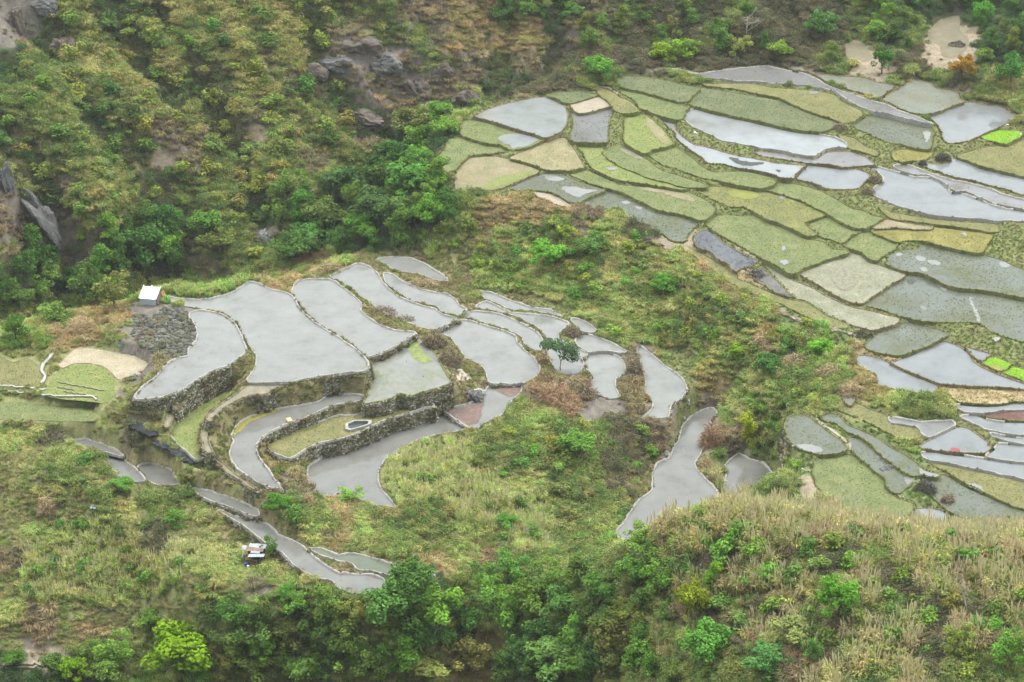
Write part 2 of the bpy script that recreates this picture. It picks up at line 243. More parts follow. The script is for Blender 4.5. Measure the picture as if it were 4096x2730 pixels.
pad('r49', 'SD', None, 'M', '424,440 482,385 540,385 598,425 676,495 776,555 896,625 1002,662 984,688 945,725 860,734 802,762 744,704 644,654 574,584 484,554 434,526', 'dark speckled pond like a tongue above the slope')
pad('r50', 'P', None, 'M', '1085,703 1140,736 1238,806 1348,866 1496,926 1616,996 1746,1056 1898,1116 2048,1146 2248,1196 2330,1212 2292,1254 2200,1284 2082,1313 1904,1264 1784,1214 1646,1153 1546,1074 1446,1029 1348,1004 1286,926 1206,846 1156,778', 'long pale muddy strip above the slope lip')
pad('r50b', 'D', None, 'M', '1003,754 1058,746 1126,794 1194,864 1262,934 1320,1000 1360,1014 1284,1004 1164,954 1086,896 988,846', 'dark burnt corner of the long pale strip')
pad('r51', 'O', None, 'M', '428,586 560,656 718,756 816,846 958,906 1098,966 1278,1036 1438,1066 1556,1126 1654,1194 1828,1262 1828,1294 1702,1274 1544,1214 1404,1144 1244,1064 1084,1004 904,944 786,874 646,774 508,676 392,590', 'olive strip along the lip of the slope')
pad('r52', 'GB', None, 'N', '885,1480 934,1404 1012,1356 1102,1296 1222,1261 1330,1266 1418,1296 1556,1326 1620,1360 1556,1395 1506,1424 1400,1474 1252,1524 1150,1550 1000,1525', 'fan shaped wet rice plot above the two grey ponds')
pad('r53', 'WR', None, 'O', '1118,122 1280,65 1430,-4 1530,-54 1610,-74 1698,-44 1794,14 1842,64 1872,114 1946,166 2076,226 2236,286 2420,346 2420,374 2200,354 2000,344 1800,339 1690,330 1562,319 1404,254 1256,195 1160,154', 'pointed grey pond in front of the green seedling beds')
pad('r54', 'WR', None, 'O', '776,72 822,55 940,70 1048,110 1114,153 1236,215 1396,285 1530,338 1500,388 1464,424 1340,404 1200,384 1052,354 986,336 976,250 904,200 796,150', 'grey pond with willowy grass at its left shore')
pad('r55', 'WR', None, 'O', '1815,-26 1900,4 2022,42 1994,78 1966,106 1902,76 1856,28', 'little grey corner pond behind the seedling beds')
pad('r56', 'B', None, 'O', '1974,116 2022,84 2090,75 2158,105 2228,146 2125,201 2042,172', 'bright lime seedling bed with a pale middle')
pad('r56b', 'B', None, 'O', '2146,210 2245,162 2420,226 2420,312 2262,258', 'lime seedling bed cut by the right edge')
pad('r57', 'TT', None, 'O', '1558,352 1700,349 1850,354 2100,374 2420,394 2420,485 2250,485 2100,514 1902,509 1754,494 1698,456 1626,426 1530,424', 'dry straw band between the grey ponds')
pad('r58', 'WR', None, 'O', '1706,520 1850,535 2000,540 2150,530 2280,505 2420,502 2420,560 2200,565 2100,580 1960,599 1804,589 1746,558', 'grey strip pond under the dry straw band')
pad('r59', 'R', None, 'O', '1970,622 2100,605 2200,590 2420,585 2420,664 2250,662 2152,654 2054,640', 'rust red weed covered strip pond')
pad('r60', 'WR', None, 'O', '1776,624 1900,625 2018,665 2148,685 2420,697 2420,796 2250,799 2102,769 1984,739 1856,684 1768,650', 'grey pond under the rust red strip')
pad('r61', 'WR', None, 'O', '2038,794 2150,815 2300,835 2420,838 2420,884 2250,874 2134,844 2066,826', 'thin grey pond with a whitish rim at the right edge')
pad('r62', 'WR', None, 'O', '1740,731 1806,736 1874,779 1954,834 2002,864 2000,900 2036,914 1968,972 1802,967 1602,952 1424,932 1372,918 1426,874 1552,815', 'tilted square pond with a crimson weed patch')
pad('r63', 'WR', None, 'O', '2106,894 2200,895 2420,926 2420,1056 2202,1040 2064,1020 1998,1003 2064,952', 'grey pond right of the tilted square pond')
pad('r64', 'WR', None, 'O', '1388,974 1500,967 1650,992 1850,1012 2000,1037 2200,1067 2420,1084 2420,1226 2202,1184 2002,1139 1852,1109 1654,1069 1456,1034', 'lowest broad grey pond on the right')
pad('r65', 'S2', None, 'O', '1088,643 1200,656 1380,686 1550,681 1672,676 1692,708 1596,765 1452,824 1406,796 1346,726 1254,715 1108,686', 'muddy grey pond bordered by a stone bund')
pad('r66', 'O', None, 'O', '630,560 722,535 780,516 898,576 1006,606 1064,643 1096,704 1248,735 1326,745 1370,808 1280,844 1204,834 1054,754 904,674 764,614', 'olive slope field left of the muddy grey pond')
pad('r67', 'SL', None, 'O', '645,412 735,396 740,440 752,478 718,524 674,496', 'small puddled corner by the brush')
pad('r69', 'GB', None, 'O', '458,632 560,615 634,674 696,726 798,766 948,836 1096,936 1246,1016 1334,1086 1396,1144 1535,1182 1525,1190 1402,1164 1304,1172 1204,1114 1046,1004 926,874 804,804 704,764 604,686 505,665', 'flooded strip of young rice running down to the right')
pad('r70', 'GB', None, 'O', '725,834 850,876 936,934 996,1006 1126,1106 1288,1203 1226,1284 1150,1340 1088,1286 1066,1200 984,1146 886,1056 786,976 736,900', 'wet green field below the flooded rice strip')
pad('r71', 'GB', None, 'O', '265,625 348,666 476,766 594,856 660,930 600,964 450,974 302,944 206,896 128,750 156,646', 'blue green field beside the earthen path')
pad('r72', 'G', None, 'O', '475,1005 620,1006 756,998 854,1066 954,1166 1042,1234 1062,1334 1146,1406 1285,1454 1240,1534 1000,1600 760,1560 560,1420 420,1250 400,1100', 'large grassy field below the pale sandy patch')
pad('r73', 'O', None, 'O', '1505,1074 1700,1116 1900,1156 2200,1222 2420,1270 2420,1490 2202,1432 2004,1332 1804,1242 1656,1144', 'olive field below the lowest broad grey pond')
pad('r74', 'GB', None, 'O', '1608,1196 1750,1286 1950,1376 2200,1476 2420,1530 2420,1640 1900,1600 1700,1530 1600,1460 1500,1360 1430,1250 1440,1195', 'flooded rice field at the lower right edge')
pad('r75', 'WR', None, 'O', '1285,1550 1352,1496 1500,1496 1605,1535 1600,1610 1285,1610', 'small pond peeping over the ridge')

def zf(x, y):
    return 6.0 + 0.048 * (y - 360) + 0.012 * (x - 40)

def smooth_closed(P, step=0.5):
    P = np.array(P)
    n = len(P)
    out = []
    for i in range(n):
        p0, p1, p2, p3 = P[i - 1], P[i], P[(i + 1) % n], P[(i + 2) % n]
        L = np.linalg.norm(p2 - p1)
        m = max(1, int(round(L / step)))
        t = (np.arange(m) / m)[:, None]
        # centripetal-ish: damped Catmull-Rom keeps corners
        m1 = (p2 - p0) * 0.5 * 0.7; m2 = (p3 - p1) * 0.5 * 0.7
        h00 = 2 * t**3 - 3 * t**2 + 1; h10 = t**3 - 2 * t**2 + t; h01 = -2 * t**3 + 3 * t**2; h11 = t**3 - t**2
        lim = L * 1.0
        for mm in (m1, m2):
            l = np.linalg.norm(mm)
            if l > lim:
                mm *= lim / l
        out.append(h00 * p1 + h10 * m1 + h01 * p2 + h11 * m2)
    return np.vstack(out)

for p in PAD:
    S = np.array(p['src'])
    if p['z'] is None:
        z = 6.0
        for _ in range(12):
            x, y = at(S[:, 0], S[:, 1], z)
            z = 0.5 * z + 0.5 * float(zf(x.mean(), y.mean()))
        p['z'] = z
    x, y = at(S[:, 0], S[:, 1], p['z'])
    W = np.stack([x, y], 1)
    a = 0.5 * np.sum(W[:, 0] * np.roll(W[:, 1], -1) - np.roll(W[:, 0], -1) * W[:, 1])
    if a < 0:
        W = W[::-1]
    W = smooth_closed(W)
    W = W + (np.stack([fbm(W[:, 0] * .8, W[:, 1] * .8 + 5), fbm(W[:, 0] * .8 + 40, W[:, 1] * .8)], 1)) * 0.25
    if p['key'][0] == 'r' and p['kind'] in ('G', 'GD', 'GR', 'GY', 'O', 'OY', 'T', 'P', 'P2', 'GB'):   # field edges run up to their bunds
        Tn_ = np.roll(W, -1, 0) - np.roll(W, 1, 0); Tn_ /= np.linalg.norm(Tn_, axis=1)[:, None] + 1e-9
        W = W + np.stack([Tn_[:, 1], -Tn_[:, 0]], 1) * .32
    p['W'] = W
    p['area'] = abs(a)
    p['c'] = W.mean(0)
# raised / lowered beds
for p in PAD:
    if p['kind'] in ('B',):
        p['z'] += 0.10

def inside(W, x, y):
    r = np.zeros(x.shape, bool)
    xj, yj = np.roll(W[:, 0], 1), np.roll(W[:, 1], 1)
    for (xi, yi, xk, yk) in zip(W[:, 0], W[:, 1], xj, yj):
        c = (yi > y) != (yk > y)
        if c.any():
            r ^= c & (x < (xk - xi) * (y - yi) / (yk - yi + 1e-12) + xi)
    return r

def dist_outline(W, x, y):
    A = W; B = np.roll(W, -1, 0)
    d = np.full(x.shape, 1e9)
    for i in range(len(A)):
        ax, ay = A[i]; ex, ey = B[i] - A[i]
        l2 = ex * ex + ey * ey + 1e-12
        t = np.clip(((x - ax) * ex + (y - ay) * ey) / l2, 0, 1)
        d = np.minimum(d, (x - ax - t * ex) ** 2 + (y - ay - t * ey) ** 2)
    return np.sqrt(d)

# ------------------------------------------------------------------ terrain
ctrl = []
def cz(u, v, z):
    x, y = at(u, v, z); ctrl.append((float(x), float(y), z))
def cy(u, v, y):
    dx, dy, dz = ray(u, v); t = y / dy
    ctrl.append((float(t * dx), float(y), float(CAM_Z + t * dz)))
# far hillside and gully
cz(1065, 950, -5); cz(500, 1060, -8); cz(150, 1130, -8); cz(0, 1200, -6); cz(-400, 1250, -6)
cz(300, 1100, -8); cz(1300, 820, -4); cz(1500, 650, -1); cz(800, 1000, -7); cz(1650, 760, 1)
cz(1800, 520, 4); cz(1900, 420, 6)
for u, v, y in [(-400, 0, 440), (0, 0, 445), (500, 0, 452), (1000, 0, 460), (1700, 0, 470), (0, 300, 428), (500, 300, 436), (1000, 300, 444),
                (1500, 300, 452), (1900, 330, 455), (0, 650, 405), (400, 650, 414), (800, 650, 424), (1200, 550, 434), (0, 950, 390), (400, 900, 402),
                (2000, 200, 462), (-400, 650, 402)]:
    cy(u, v, y)
for u, v, z in [(2500, 200, 10.5), (2900, 180, 11.3), (3300, 200, 11.8), (3700, 200, 12.2), (4096, 330, 11.0), (4400, 300, 11.5), (2300, 300, 10), (3700, 330, 10.8)]:
    cz(u, v, z)
for u, v, y in [(2100, 0, 474), (2500, 0, 477), (3000, 0, 478), (3500, 0, 480), (4000, 0, 482), (4500, 0, 484)]:
    cy(u, v, y)
# slope between the two terrace groups
for u, v, z in [(1780, 900, 4), (2000, 850, 6), (1900, 960, 2.5), (2300, 1000, 3.5), (2500, 1050, 4), (2250, 1100, 1.5), (2600, 1250, 0.5), (2850, 1250, 3.5), (2700, 1400, -1), (3000, 1350, 3),
                (2900, 1500, -1), (3150, 1500, 2), (3350, 1500, 2.8), (2950, 1700, -2.5), (3100, 1750, -1), (3000, 1900, -3), (1620, 1000, 2), (1500, 1000, 0)]:
    cz(u, v, z)
# left mound, left fields, lower left meadow
for u, v, z in [(620, 1210, 8.6), (700, 1280, 8.2), (560, 1300, 7.2), (680, 1400, 7.3), (480, 1280, 6.0), (300, 1250, 3), (50, 1420, 4.6), (300, 1500, 5.0), (150, 1600, 4.0), (350, 1620, 4.2), (0, 1700, 1.5),
                (560, 1640, 3.0), (620, 1720, 2.0), (750, 1830, 1.0), (800, 1600, 4.0), (250, 1730, 1.6), (300, 1900, -1.5), (0, 1950, -2), (0, 2250, -6), (500, 2100, -4), (500, 2300, -6.5),
                (900, 2150, -4.5), (1000, 2280, -6), (0, 2550, -11), (600, 2500, -11), (1000, 2450, -10), (1100, 1900, 0.5), (1180, 1750, 2.4), (1350, 1640, 2.3), (1250, 1980, -1), (1400, 2000, -1.5),
                (1500, 2080, -3), (1750, 2100, -4), (1650, 1950, -1.5), (2000, 2000, -4), (2000, 1750, -1), (2200, 1900, -4), (2300, 1650, -1.5), (2450, 1750, -2.5), (2400, 2000, -5.5), (2250, 2150, -7), (1900, 2250, -7),
                (500, 2650, -14), (1300, 2450, -10), (1500, 2700, -13), (2000, 2700, -11), (-400, 2300, -6), (-400, 2700, -14), (2000, 2450, -9), (-400, 1800, 0), (-400, 1450, 4)]:
    cz(u, v, z)
# foreground ridge
for u, v, y in [(3300, 2125, 262), (3700, 2140, 260), (4096, 2165, 258), (4500, 2190, 256), (2850, 2070, 268), (2650, 2130, 271), (2450, 2250, 277), (2150, 2350, 288),
                (4096, 2730, 232), (3300, 2730, 235), (2700, 2730, 250), (2350, 2730, 266), (3600, 2400, 247), (3000, 2400, 254), (2600, 2450, 264), (4500, 2730, 230)]:
    cy(u, v, y)
ctrl += [(26, 286, 2), (40, 284, 5.5), (60, 282, 6), (85, 280, 5), (110, 278, 5), (0, 120, 62), (0, 0, 183), (0, -60, 188), (-80, 120, 55), (80, 120, 70), (-80, 0, 180), (80, 0, 183),
         (0, 225, -4), (-60, 230, -10), (-60, 180, 8), (60, 200, 17), (0, 190, 6), (30, 200, 10), (90, 200, 18), (-120, 230, -8), (140, 220, 24), (-200, 120, 70), (200, 120, 75), (60, 160, 36), (0, 155, 26), (-200, 280, -10), (220, 250, 25),
         (0, 560, 60), (-150, 540, 70), (150, 560, 55), (0, 700, 130), (-200, 700, 140), (200, 700, 120), (0, 900, 190), (-300, 900, 190), (300, 900, 190), (-300, 450, 50), (300, 450, 40), (-300, 0, 180), (300, 0, 180),
         (-200, 360, 0), (200, 360, 10), (-140, 420, 14), (150, 420, 14), (140, 330, 6), (-150, 320, -4)]
for p in PAD:
    ctrl.append((p['c'][0], p['c'][1], p['z']))
ctrl = np.array(ctrl)

def tps_fit(P, z, lam):
    n = len(P)
    S = 100.0
    X = P / S
    d2 = ((X[:, None] - X[None]) ** 2).sum(-1)
    K = 0.5 * d2 * np.log(d2 + 1e-12) + lam * np.eye(n)
    A = np.zeros((n + 3, n + 3)); A[:n, :n] = K
    A[:n, n] = 1; A[:n, n + 1:] = X; A[n, :n] = 1; A[n + 1:, :n] = X.T
    w = np.linalg.solve(A, np.concatenate([z, np.zeros(3)]))
    def f(x, y):
        x = np.asarray(x, float) / S; y = np.asarray(y, float) / S
        r = w[n] + w[n + 1] * x + w[n + 2] * y
        for i in range(n):
            d2 = (x - X[i, 0]) ** 2 + (y - X[i, 1]) ** 2
            r = r + w[i] * 0.5 * d2 * np.log(d2 + 1e-12)
        return r
    return f
base_z = tps_fit(ctrl[:, :2], ctrl[:, 2], 2e-4)

def axis(segs):
    out = []
    for a, b, s in segs:
        n = max(1, int(round((b - a) / s)))
        out += list(a + (b - a) * np.arange(n) / n)
    out.append(segs[-1][1])
    return np.array(out)
GX = axis([(-420, -140, 20), (-140, -84, 1.4), (-84, 100, 0.5), (100, 150, 1.4), (150, 430, 20)])
GY = axis([(-80, 200, 14), (200, 284, 1.2), (284, 470, 0.5), (470, 530, 1.5), (530, 920, 20)])
XX, YY = np.meshgrid(GX, GY, indexing='ij')
ZZ = base_z(XX, YY)
NX, NY = XX.shape

num = np.zeros_like(ZZ); den = np.zeros_like(ZZ); dmin = np.full_like(ZZ, 99.0)
low = np.full_like(ZZ, 1e9)
OWN = np.full(ZZ.shape, -1, int); lieD = np.full_like(ZZ, 99.0)
for pi, p in enumerate(PAD):
    W = p['W']
    R = 9.0
    i0, i1 = np.searchsorted(GX, [W[:, 0].min() - R, W[:, 0].max() + R])
    j0, j1 = np.searchsorted(GY, [W[:, 1].min() - R, W[:, 1].max() + R])
    sx, sy = XX[i0:i1, j0:j1], YY[i0:i1, j0:j1]
    if sx.size == 0:
        continue
    d = dist_outline(W[::2], sx, sy)
    ins = inside(W, sx, sy)
    d = np.where(ins, -d, d)
    wgt = 1.0 / (np.maximum(d, 0.15) ** 2.2)
    m = d < R
    if not p['kind']:
        num[i0:i1, j0:j1] += np.where(m, wgt * (p['z'] - ZZ[i0:i1, j0:j1]), 0); den[i0:i1, j0:j1] += np.where(m, wgt, 0)
        lieD[i0:i1, j0:j1] = np.minimum(lieD[i0:i1, j0:j1], np.maximum(d, 0)); continue
    num[i0:i1, j0:j1] += np.where(m, wgt * (p['z'] + (0.0 if p['key'][0] == 'f' else 0.10) - ZZ[i0:i1, j0:j1]), 0)
    den[i0:i1, j0:j1] += np.where(m, wgt, 0)
    dmin[i0:i1, j0:j1] = np.minimum(dmin[i0:i1, j0:j1], np.maximum(d, 0))
    flat = p['key'] in ('f1', 'f2', 'f3', 'f4', 'f5', 'f6')
    low[i0:i1, j0:j1] = np.where(d < (0.1 if flat else 0.42), np.minimum(low[i0:i1, j0:j1], p['z'] - (0.06 if flat else 0.35)), low[i0:i1, j0:j1])
    OWN[i0:i1, j0:j1] = np.where(d < 0.1, pi, OWN[i0:i1, j0:j1])
fall = np.clip(1 - np.minimum(dmin, lieD) / 9.0, 0, 1); fall = fall * fall * (3 - 2 * fall)
ZZ = ZZ + np.where(den > 0, num / np.maximum(den, 1e-9), 0) * fall
away = np.clip((dmin - 0.8) / 7.0, 0, 1)
hill = np.clip((YY - (395 + 0.25 * XX)) / 25, 0, 1) * away
acr = 0.61 * XX + 0.79 * YY; alo = 0.79 * XX - 0.61 * YY
ZZ = ZZ + away * (fbm(XX * .11, YY * .11, 4) * 2.2 + fbm(XX * .5, YY * .5, 3) * 0.7)
ZZ = ZZ + hill * ((np.abs(fbm(acr * .055, alo * .018, 3)) * -15.0 + 2.6) + fbm(acr * .22, alo * .09, 3) * 4.2)
cu, cv = project(XX, YY, ZZ)
GUL = [[(150, 150), (330, 420), (560, 660), (760, 930)], [(640, 60), (860, 380), (960, 620), (1060, 930)], [(1230, 40), (1300, 260), (1480, 470), (1640, 560)], [(-60, 480), (120, 640), (270, 900), (330, 1080)], [(420, -40), (560, 200), (700, 360)], [(2250, -40), (2220, 180), (2150, 330)], [(1900, -40), (2010, 150), (1990, 330)], [(2900, -60), (2760, 60), (2700, 190)]]
gd = np.full(cu.shape, 1e9)
for line in GUL:
    for (a0, b0), (a1, b1) in zip(line[:-1], line[1:]):
        ex, ey = a1 - a0, b1 - b0
        t_ = np.clip(((cu - a0) * ex + (cv - b0) * ey) / (ex * ex + ey * ey), 0, 1)
        gd = np.minimum(gd, np.hypot(cu - a0 - t_ * ex, cv - b0 - t_ * ey))
gd = gd + fbm(XX * .09, YY * .09, 4) * 190
GDN = np.exp(-(np.maximum(gd, 0) / 62) ** 2) * hill
ZZ = ZZ - GDN * 2.8 + np.exp(-((np.maximum(gd, 0) - 150) / 70) ** 2) * hill * 1.2
cliff = np.exp(-((cu - 1620) / 420) ** 2 - ((cv - 250) / 230) ** 2) * hill
ZZ = ZZ + cliff * (fbm(XX * .22 + 30, YY * .16, 4) * 9.0 + np.abs(fbm(acr * .18 + 9, alo * .07, 3)) * -10)
ZZ = ZZ + np.clip((dmin - .3) / 1.5, 0, 1) * (1 - away) * fbm(XX * .9, YY * .9, 2) * .35
ZZ = np.where(low < 1e8, np.where(dmin < 0.05, low, np.minimum(ZZ, low)), ZZ)

def ground(x, y):
    x = np.asarray(x, float); y = np.asarray(y, float)
    i = np.clip(np.searchsorted(GX, x) - 1, 0, NX - 2); j = np.clip(np.searchsorted(GY, y) - 1, 0, NY - 2)
    fx = np.clip((x - GX[i]) / (GX[i + 1] - GX[i]), 0, 1); fy = np.clip((y - GY[j]) / (GY[j + 1] - GY[j]), 0, 1)
    return (ZZ[i, j] * (1 - fx) + ZZ[i + 1, j] * fx) * (1 - fy) + (ZZ[i, j + 1] * (1 - fx) + ZZ[i + 1, j + 1] * fx) * fy

def grid_at(G, x, y):
    i = np.clip(np.searchsorted(GX, x) - 1, 0, NX - 2); j = np.clip(np.searchsorted(GY, y) - 1, 0, NY - 2)
    return G[i, j]

def hit(u, v):
    """first point of the terrain seen along the photograph's ray through (u, v)"""
    dx, dy, dz = ray(u, v)
    ys = np.arange(200.0, 640.0, 0.4)
    xs = ys * dx / dy; zs = CAM_Z + ys * dz / dy
    g = ground(xs, ys)
    k = np.argmax(zs <= g)
    return Vector((float(xs[k]), float(ys[k]), float(g[k])))

def pxm(p):
    """photograph pixels per metre at a point"""
    return F / (p[1] * cp - (p[2] - CAM_Z) * sp)

# ------------------------------------------------------------------ zones of cover (as they lie on the ground)
ZM = """
rrooooooooooggggbbttgggkkgkgkgkkkkggddddd
rbboooooooooobbggbttttbggkgkgkkkkkgdgssdd
dgooooooooboobrrbgbbbbkkkkkkkkkkkgsskssdd
gggooooooookkobbbbbbbkkgggggggggggogogkgo
gggggoooookgggbbbgy..................ggoo
oogggobboosoggbbddd......................
ooggoosbggggbggddddg.....................
robooooggggoodddddg......................
brkooggggggdddddddyttttbo................
bbrkdddkggsgddddyyytoygookss.............
gdkbdddkkgggty.....ygoggogoots...........
ddddgyyyyytt.......oyoogogggott..........
gggttrrr...............oooogggowwww......
yyttmrrr................goyggotyyw.......
mmmmmrb.................ob..oogdyytt.....
mmmmbmmb.............bbb.b..toogggttgg...
mmmmmkww............goorrbb.boyggooogg...
oommmkmw........b..ggyggkkb.bbygwwwwo....
ooyg...mm.tt...RRRRggggokk...ggywwwww....
oogggogg.mgbb..RRRRRooggk...TTggswwwwww..
ogggogggo..ggtogggRRRRggg.gyTTTTTTwwwwwww
boRRRRkoo...otogggogRRggyyTTTTTTTTTTTTTTT
bRRRRRRRooo......tobggggggggTTTTTkTTTTTTT
oRRRRRRoobboo..ggdgggdggggTTTTTTTTTTTTTTT
obmmmmmogoogggggdgggdgggggTTTyTTgTTTTTTTT
obbttogyygggggggggdtggdgggTyTTTTgTTTTTTTT
dssggyyyyggggggggottgddgggTgggTTTTTTTTggg
dddddyyygggggggggottgddggggggggTTTTgTgggg
""".split()
ZMA = np.array([list((r + r[-1] * 41)[:41]) for r in ZM])
_sl = np.zeros(ZMA.shape, bool); _sl[9:, 14:] = True; _sl[14:, :] = True
ZMA[_sl & (ZMA == 'o')] = 'v'
_rc = np.zeros(ZMA.shape, bool)
for _r in range(2, 22):
    _rc[_r, max(17, int(17 + (_r - 8) * 1.15)):] = True
ZMA[_rc & (ZMA == '.')] = ','
_rz = np.random.default_rng(5)
for _r in range(22, 28):
    for _c in range(25, 41):
        if ZMA[_r, _c] == 'T': ZMA[_r, _c] = _rz.choice(list('TTTTTggkkbv'))
for _r in range(18, 27):
    for _c in range(0, 10):
        if ZMA[_r, _c] in 'vbg' and _rz.random() < .6 and _r < 26: ZMA[_r, _c] = 'm'

def zone_of(x, y, z, jit=55.0):
    u, v = project(x, y, z)
    u = u + (fbm(x * .25, y * .25) * 2.2 + fbm(x * .9 + 7, y * .9, 2) * 1.2) * jit
    v = v + (fbm(x * .25 + 50, y * .25) * 2.2 + fbm(x * .9, y * .9 + 31, 2) * 1.2) * jit
    c = np.clip((u / 100).astype(int), 0, 40); r = np.clip((v / 100).astype(int), 0, 27)
    return ZMA[r, c]

GROUND_COL = dict(v=(.13, .135, .06), o=(.125, .115, .055), g=(.085, .095, .045), d=(.05, .055, .03), b=(.13, .112, .095), k=(.1, .09, .06), r=(.115, .103, .092), t=(.2, .155, .09), s=(.2, .168, .125),
                  y=(.1, .115, .045), m=(.15, .155, .07), w=(.1, .125, .05), R=(.15, .155, .065), T=(.14, .12, .065))
GROUND_COL[','] = (.115, .125, .055)
GROUND_COL['.'] = (.145, .13, .07)

# ------------------------------------------------------------------ materials
def new_mat(name):
    m = bpy.data.materials.new(name)
    m.use_nodes = True
    nt = m.node_tree
    nt.nodes.clear()
    out = nt.nodes.new('ShaderNodeOutputMaterial')
    return m, nt, out

def N(nt, t, **kw):
    n = nt.nodes.new(t)
    for k, v in kw.items():
        setattr(n, k, v)
    return n

def noise_node(nt, scale, detail=4, rough=.6, coord=None):
    n = N(nt, 'ShaderNodeTexNoise')
    n.inputs['Scale'].default_value = scale; n.inputs['Detail'].default_value = detail; n.inputs['Roughness'].default_value = rough
    if coord is None:
        g = N(nt, 'ShaderNodeNewGeometry'); coord = g.outputs['Position']
    nt.links.new(coord, n.inputs['Vector'])
    return n

def ramp(nt, src_, stops):
    r = N(nt, 'ShaderNodeValToRGB')
    e = r.color_ramp.elements
    while len(e) < len(stops):
        e.new(.5)
    for el, (p, c) in zip(e, stops):
        el.position = p; el.color = (*c, 1) if len(c) == 3 else c
    nt.links.new(src_, r.inputs[0])
    return r

def mixc(nt, fac, a, b, mode='MIX'):
    m = N(nt, 'ShaderNodeMix', data_type='RGBA', blend_type=mode)
    for sock, val in ((0, fac), (6, a), (7, b)):
        if hasattr(val, 'links'):
            nt.links.new(val, m.inputs[sock])
        else:
            m.inputs[sock].default_value = val if not isinstance(val, tuple) else (*val[:3], 1)
    return m.outputs[2]

def simple_mat(name, col, var=.35, scale=3.0, rough=.85, spec=.2, bump=0.0, bscale=8.0):
    m, nt, out = new_mat(name)
    p = N(nt, 'ShaderNodeBsdfPrincipled')
    n = noise_node(nt, scale)
    lo = tuple(c * (1 - var) for c in col); hi = tuple(min(1, c * (1 + var)) for c in col)
    r = ramp(nt, n.outputs[0], [(.3, lo), (.7, hi)])
    nt.links.new(r.outputs[0], p.inputs['Base Color'])
    p.inputs['Roughness'].default_value = rough
    p.inputs['Specular IOR Level'].default_value = spec
    if bump:
        b = N(nt, 'ShaderNodeBump'); b.inputs['Strength'].default_value = bump; b.inputs['Distance'].default_value = .1
        n2 = noise_node(nt, bscale)
        nt.links.new(n2.outputs[0], b.inputs['Height']); nt.links.new(b.outputs[0], p.inputs['Normal'])
    nt.links.new(p.outputs[0], out.inputs[0])
    return m

def leaf_shader(nt, out, col, trans=.22):
    d = N(nt, 'ShaderNodeBsdfDiffuse'); t = N(nt, 'ShaderNodeBsdfTranslucent'); mx = N(nt, 'ShaderNodeMixShader')
    mx.inputs[0].default_value = trans
    nt.links.new(col, d.inputs[0]); nt.links.new(col, t.inputs[0])
    nt.links.new(d.outputs[0], mx.inputs[1]); nt.links.new(t.outputs[0], mx.inputs[2])
    nt.links.new(mx.outputs[0], out.inputs[0])

# scattered cover: tint per instance, per-leaf variation and straw plumes from the plant mesh
M_COVER, nt, out = new_mat('undergrowth_leaf')
a = N(nt, 'ShaderNodeAttribute', attribute_name='tint', attribute_type='INSTANCER')
lv = N(nt, 'ShaderNodeAttribute', attribute_name='lv', attribute_type='GEOMETRY')
sepc = N(nt, 'ShaderNodeSeparateColor'); nt.links.new(lv.outputs['Color'], sepc.inputs[0])
mr = N(nt, 'ShaderNodeMapRange'); mr.inputs['To Min'].default_value = .76; mr.inputs['To Max'].default_value = 1.3
nt.links.new(sepc.outputs[0], mr.inputs['Value'])
vm = N(nt, 'ShaderNodeVectorMath', operation='SCALE'); nt.links.new(a.outputs['Color'], vm.inputs[0]); nt.links.new(mr.outputs[0], vm.inputs['Scale'])
col = mixc(nt, sepc.outputs[1], vm.outputs[0], (.5, .45, .28))
leaf_shader(nt, out, col, .32)

# trees and shrubs: tint per object
M_LEAF, nt, out = new_mat('tree_leaf')
oi = N(nt, 'ShaderNodeObjectInfo')
lv = N(nt, 'ShaderNodeAttribute', attribute_name='lv', attribute_type='GEOMETRY')
sepc = N(nt, 'ShaderNodeSeparateColor'); nt.links.new(lv.outputs['Color'], sepc.inputs[0])
mr = N(nt, 'ShaderNodeMapRange'); mr.inputs['To Min'].default_value = .6; mr.inputs['To Max'].default_value = 1.45
nt.links.new(sepc.outputs[0], mr.inputs['Value'])
vm = N(nt, 'ShaderNodeVectorMath', operation='SCALE'); nt.links.new(oi.outputs['Color'], vm.inputs[0]); nt.links.new(mr.outputs[0], vm.inputs['Scale'])
leaf_shader(nt, out, vm.outputs[0])

M_BARK = simple_mat('bark', (.16, .13, .10), .4, 2.0)
M_PALEBARK = simple_mat('pale_bark', (.36, .34, .30), .25, 2.0)

# terrain
M_TERR, nt, out = new_mat('hillside_soil')
p = N(nt, 'ShaderNodeBsdfPrincipled')
ca = N(nt, 'ShaderNodeAttribute', attribute_name='cover', attribute_type='GEOMETRY')
n1 = noise_node(nt, .9, 6, .7); r1 = ramp(nt, n1.outputs[0], [(.25, (.55, .55, .52)), (.75, (1.45, 1.42, 1.4))])
n2 = noise_node(nt, 5.0, 3, .6); r2 = ramp(nt, n2.outputs[0], [(.3, (.75, .75, .75)), (.7, (1.25, 1.25, 1.25))])
c1 = mixc(nt, 1.0, ca.outputs['Color'], r1.outputs[0], 'MULTIPLY')
c2 = mixc(nt, 1.0, c1, r2.outputs[0], 'MULTIPLY')
nt.links.new(c2, p.inputs['Base Color'])
p.inputs['Roughness'].default_value = .95; p.inputs['Specular IOR Level'].default_value = .1
b = N(nt, 'ShaderNodeBump'); b.inputs['Strength'].default_value = .6; b.inputs['Distance'].default_value = .25
nt.links.new(n1.outputs[0], b.inputs['Height']); nt.links.new(b.outputs[0], p.inputs['Normal'])
nt.links.new(p.outputs[0], out.inputs[0])

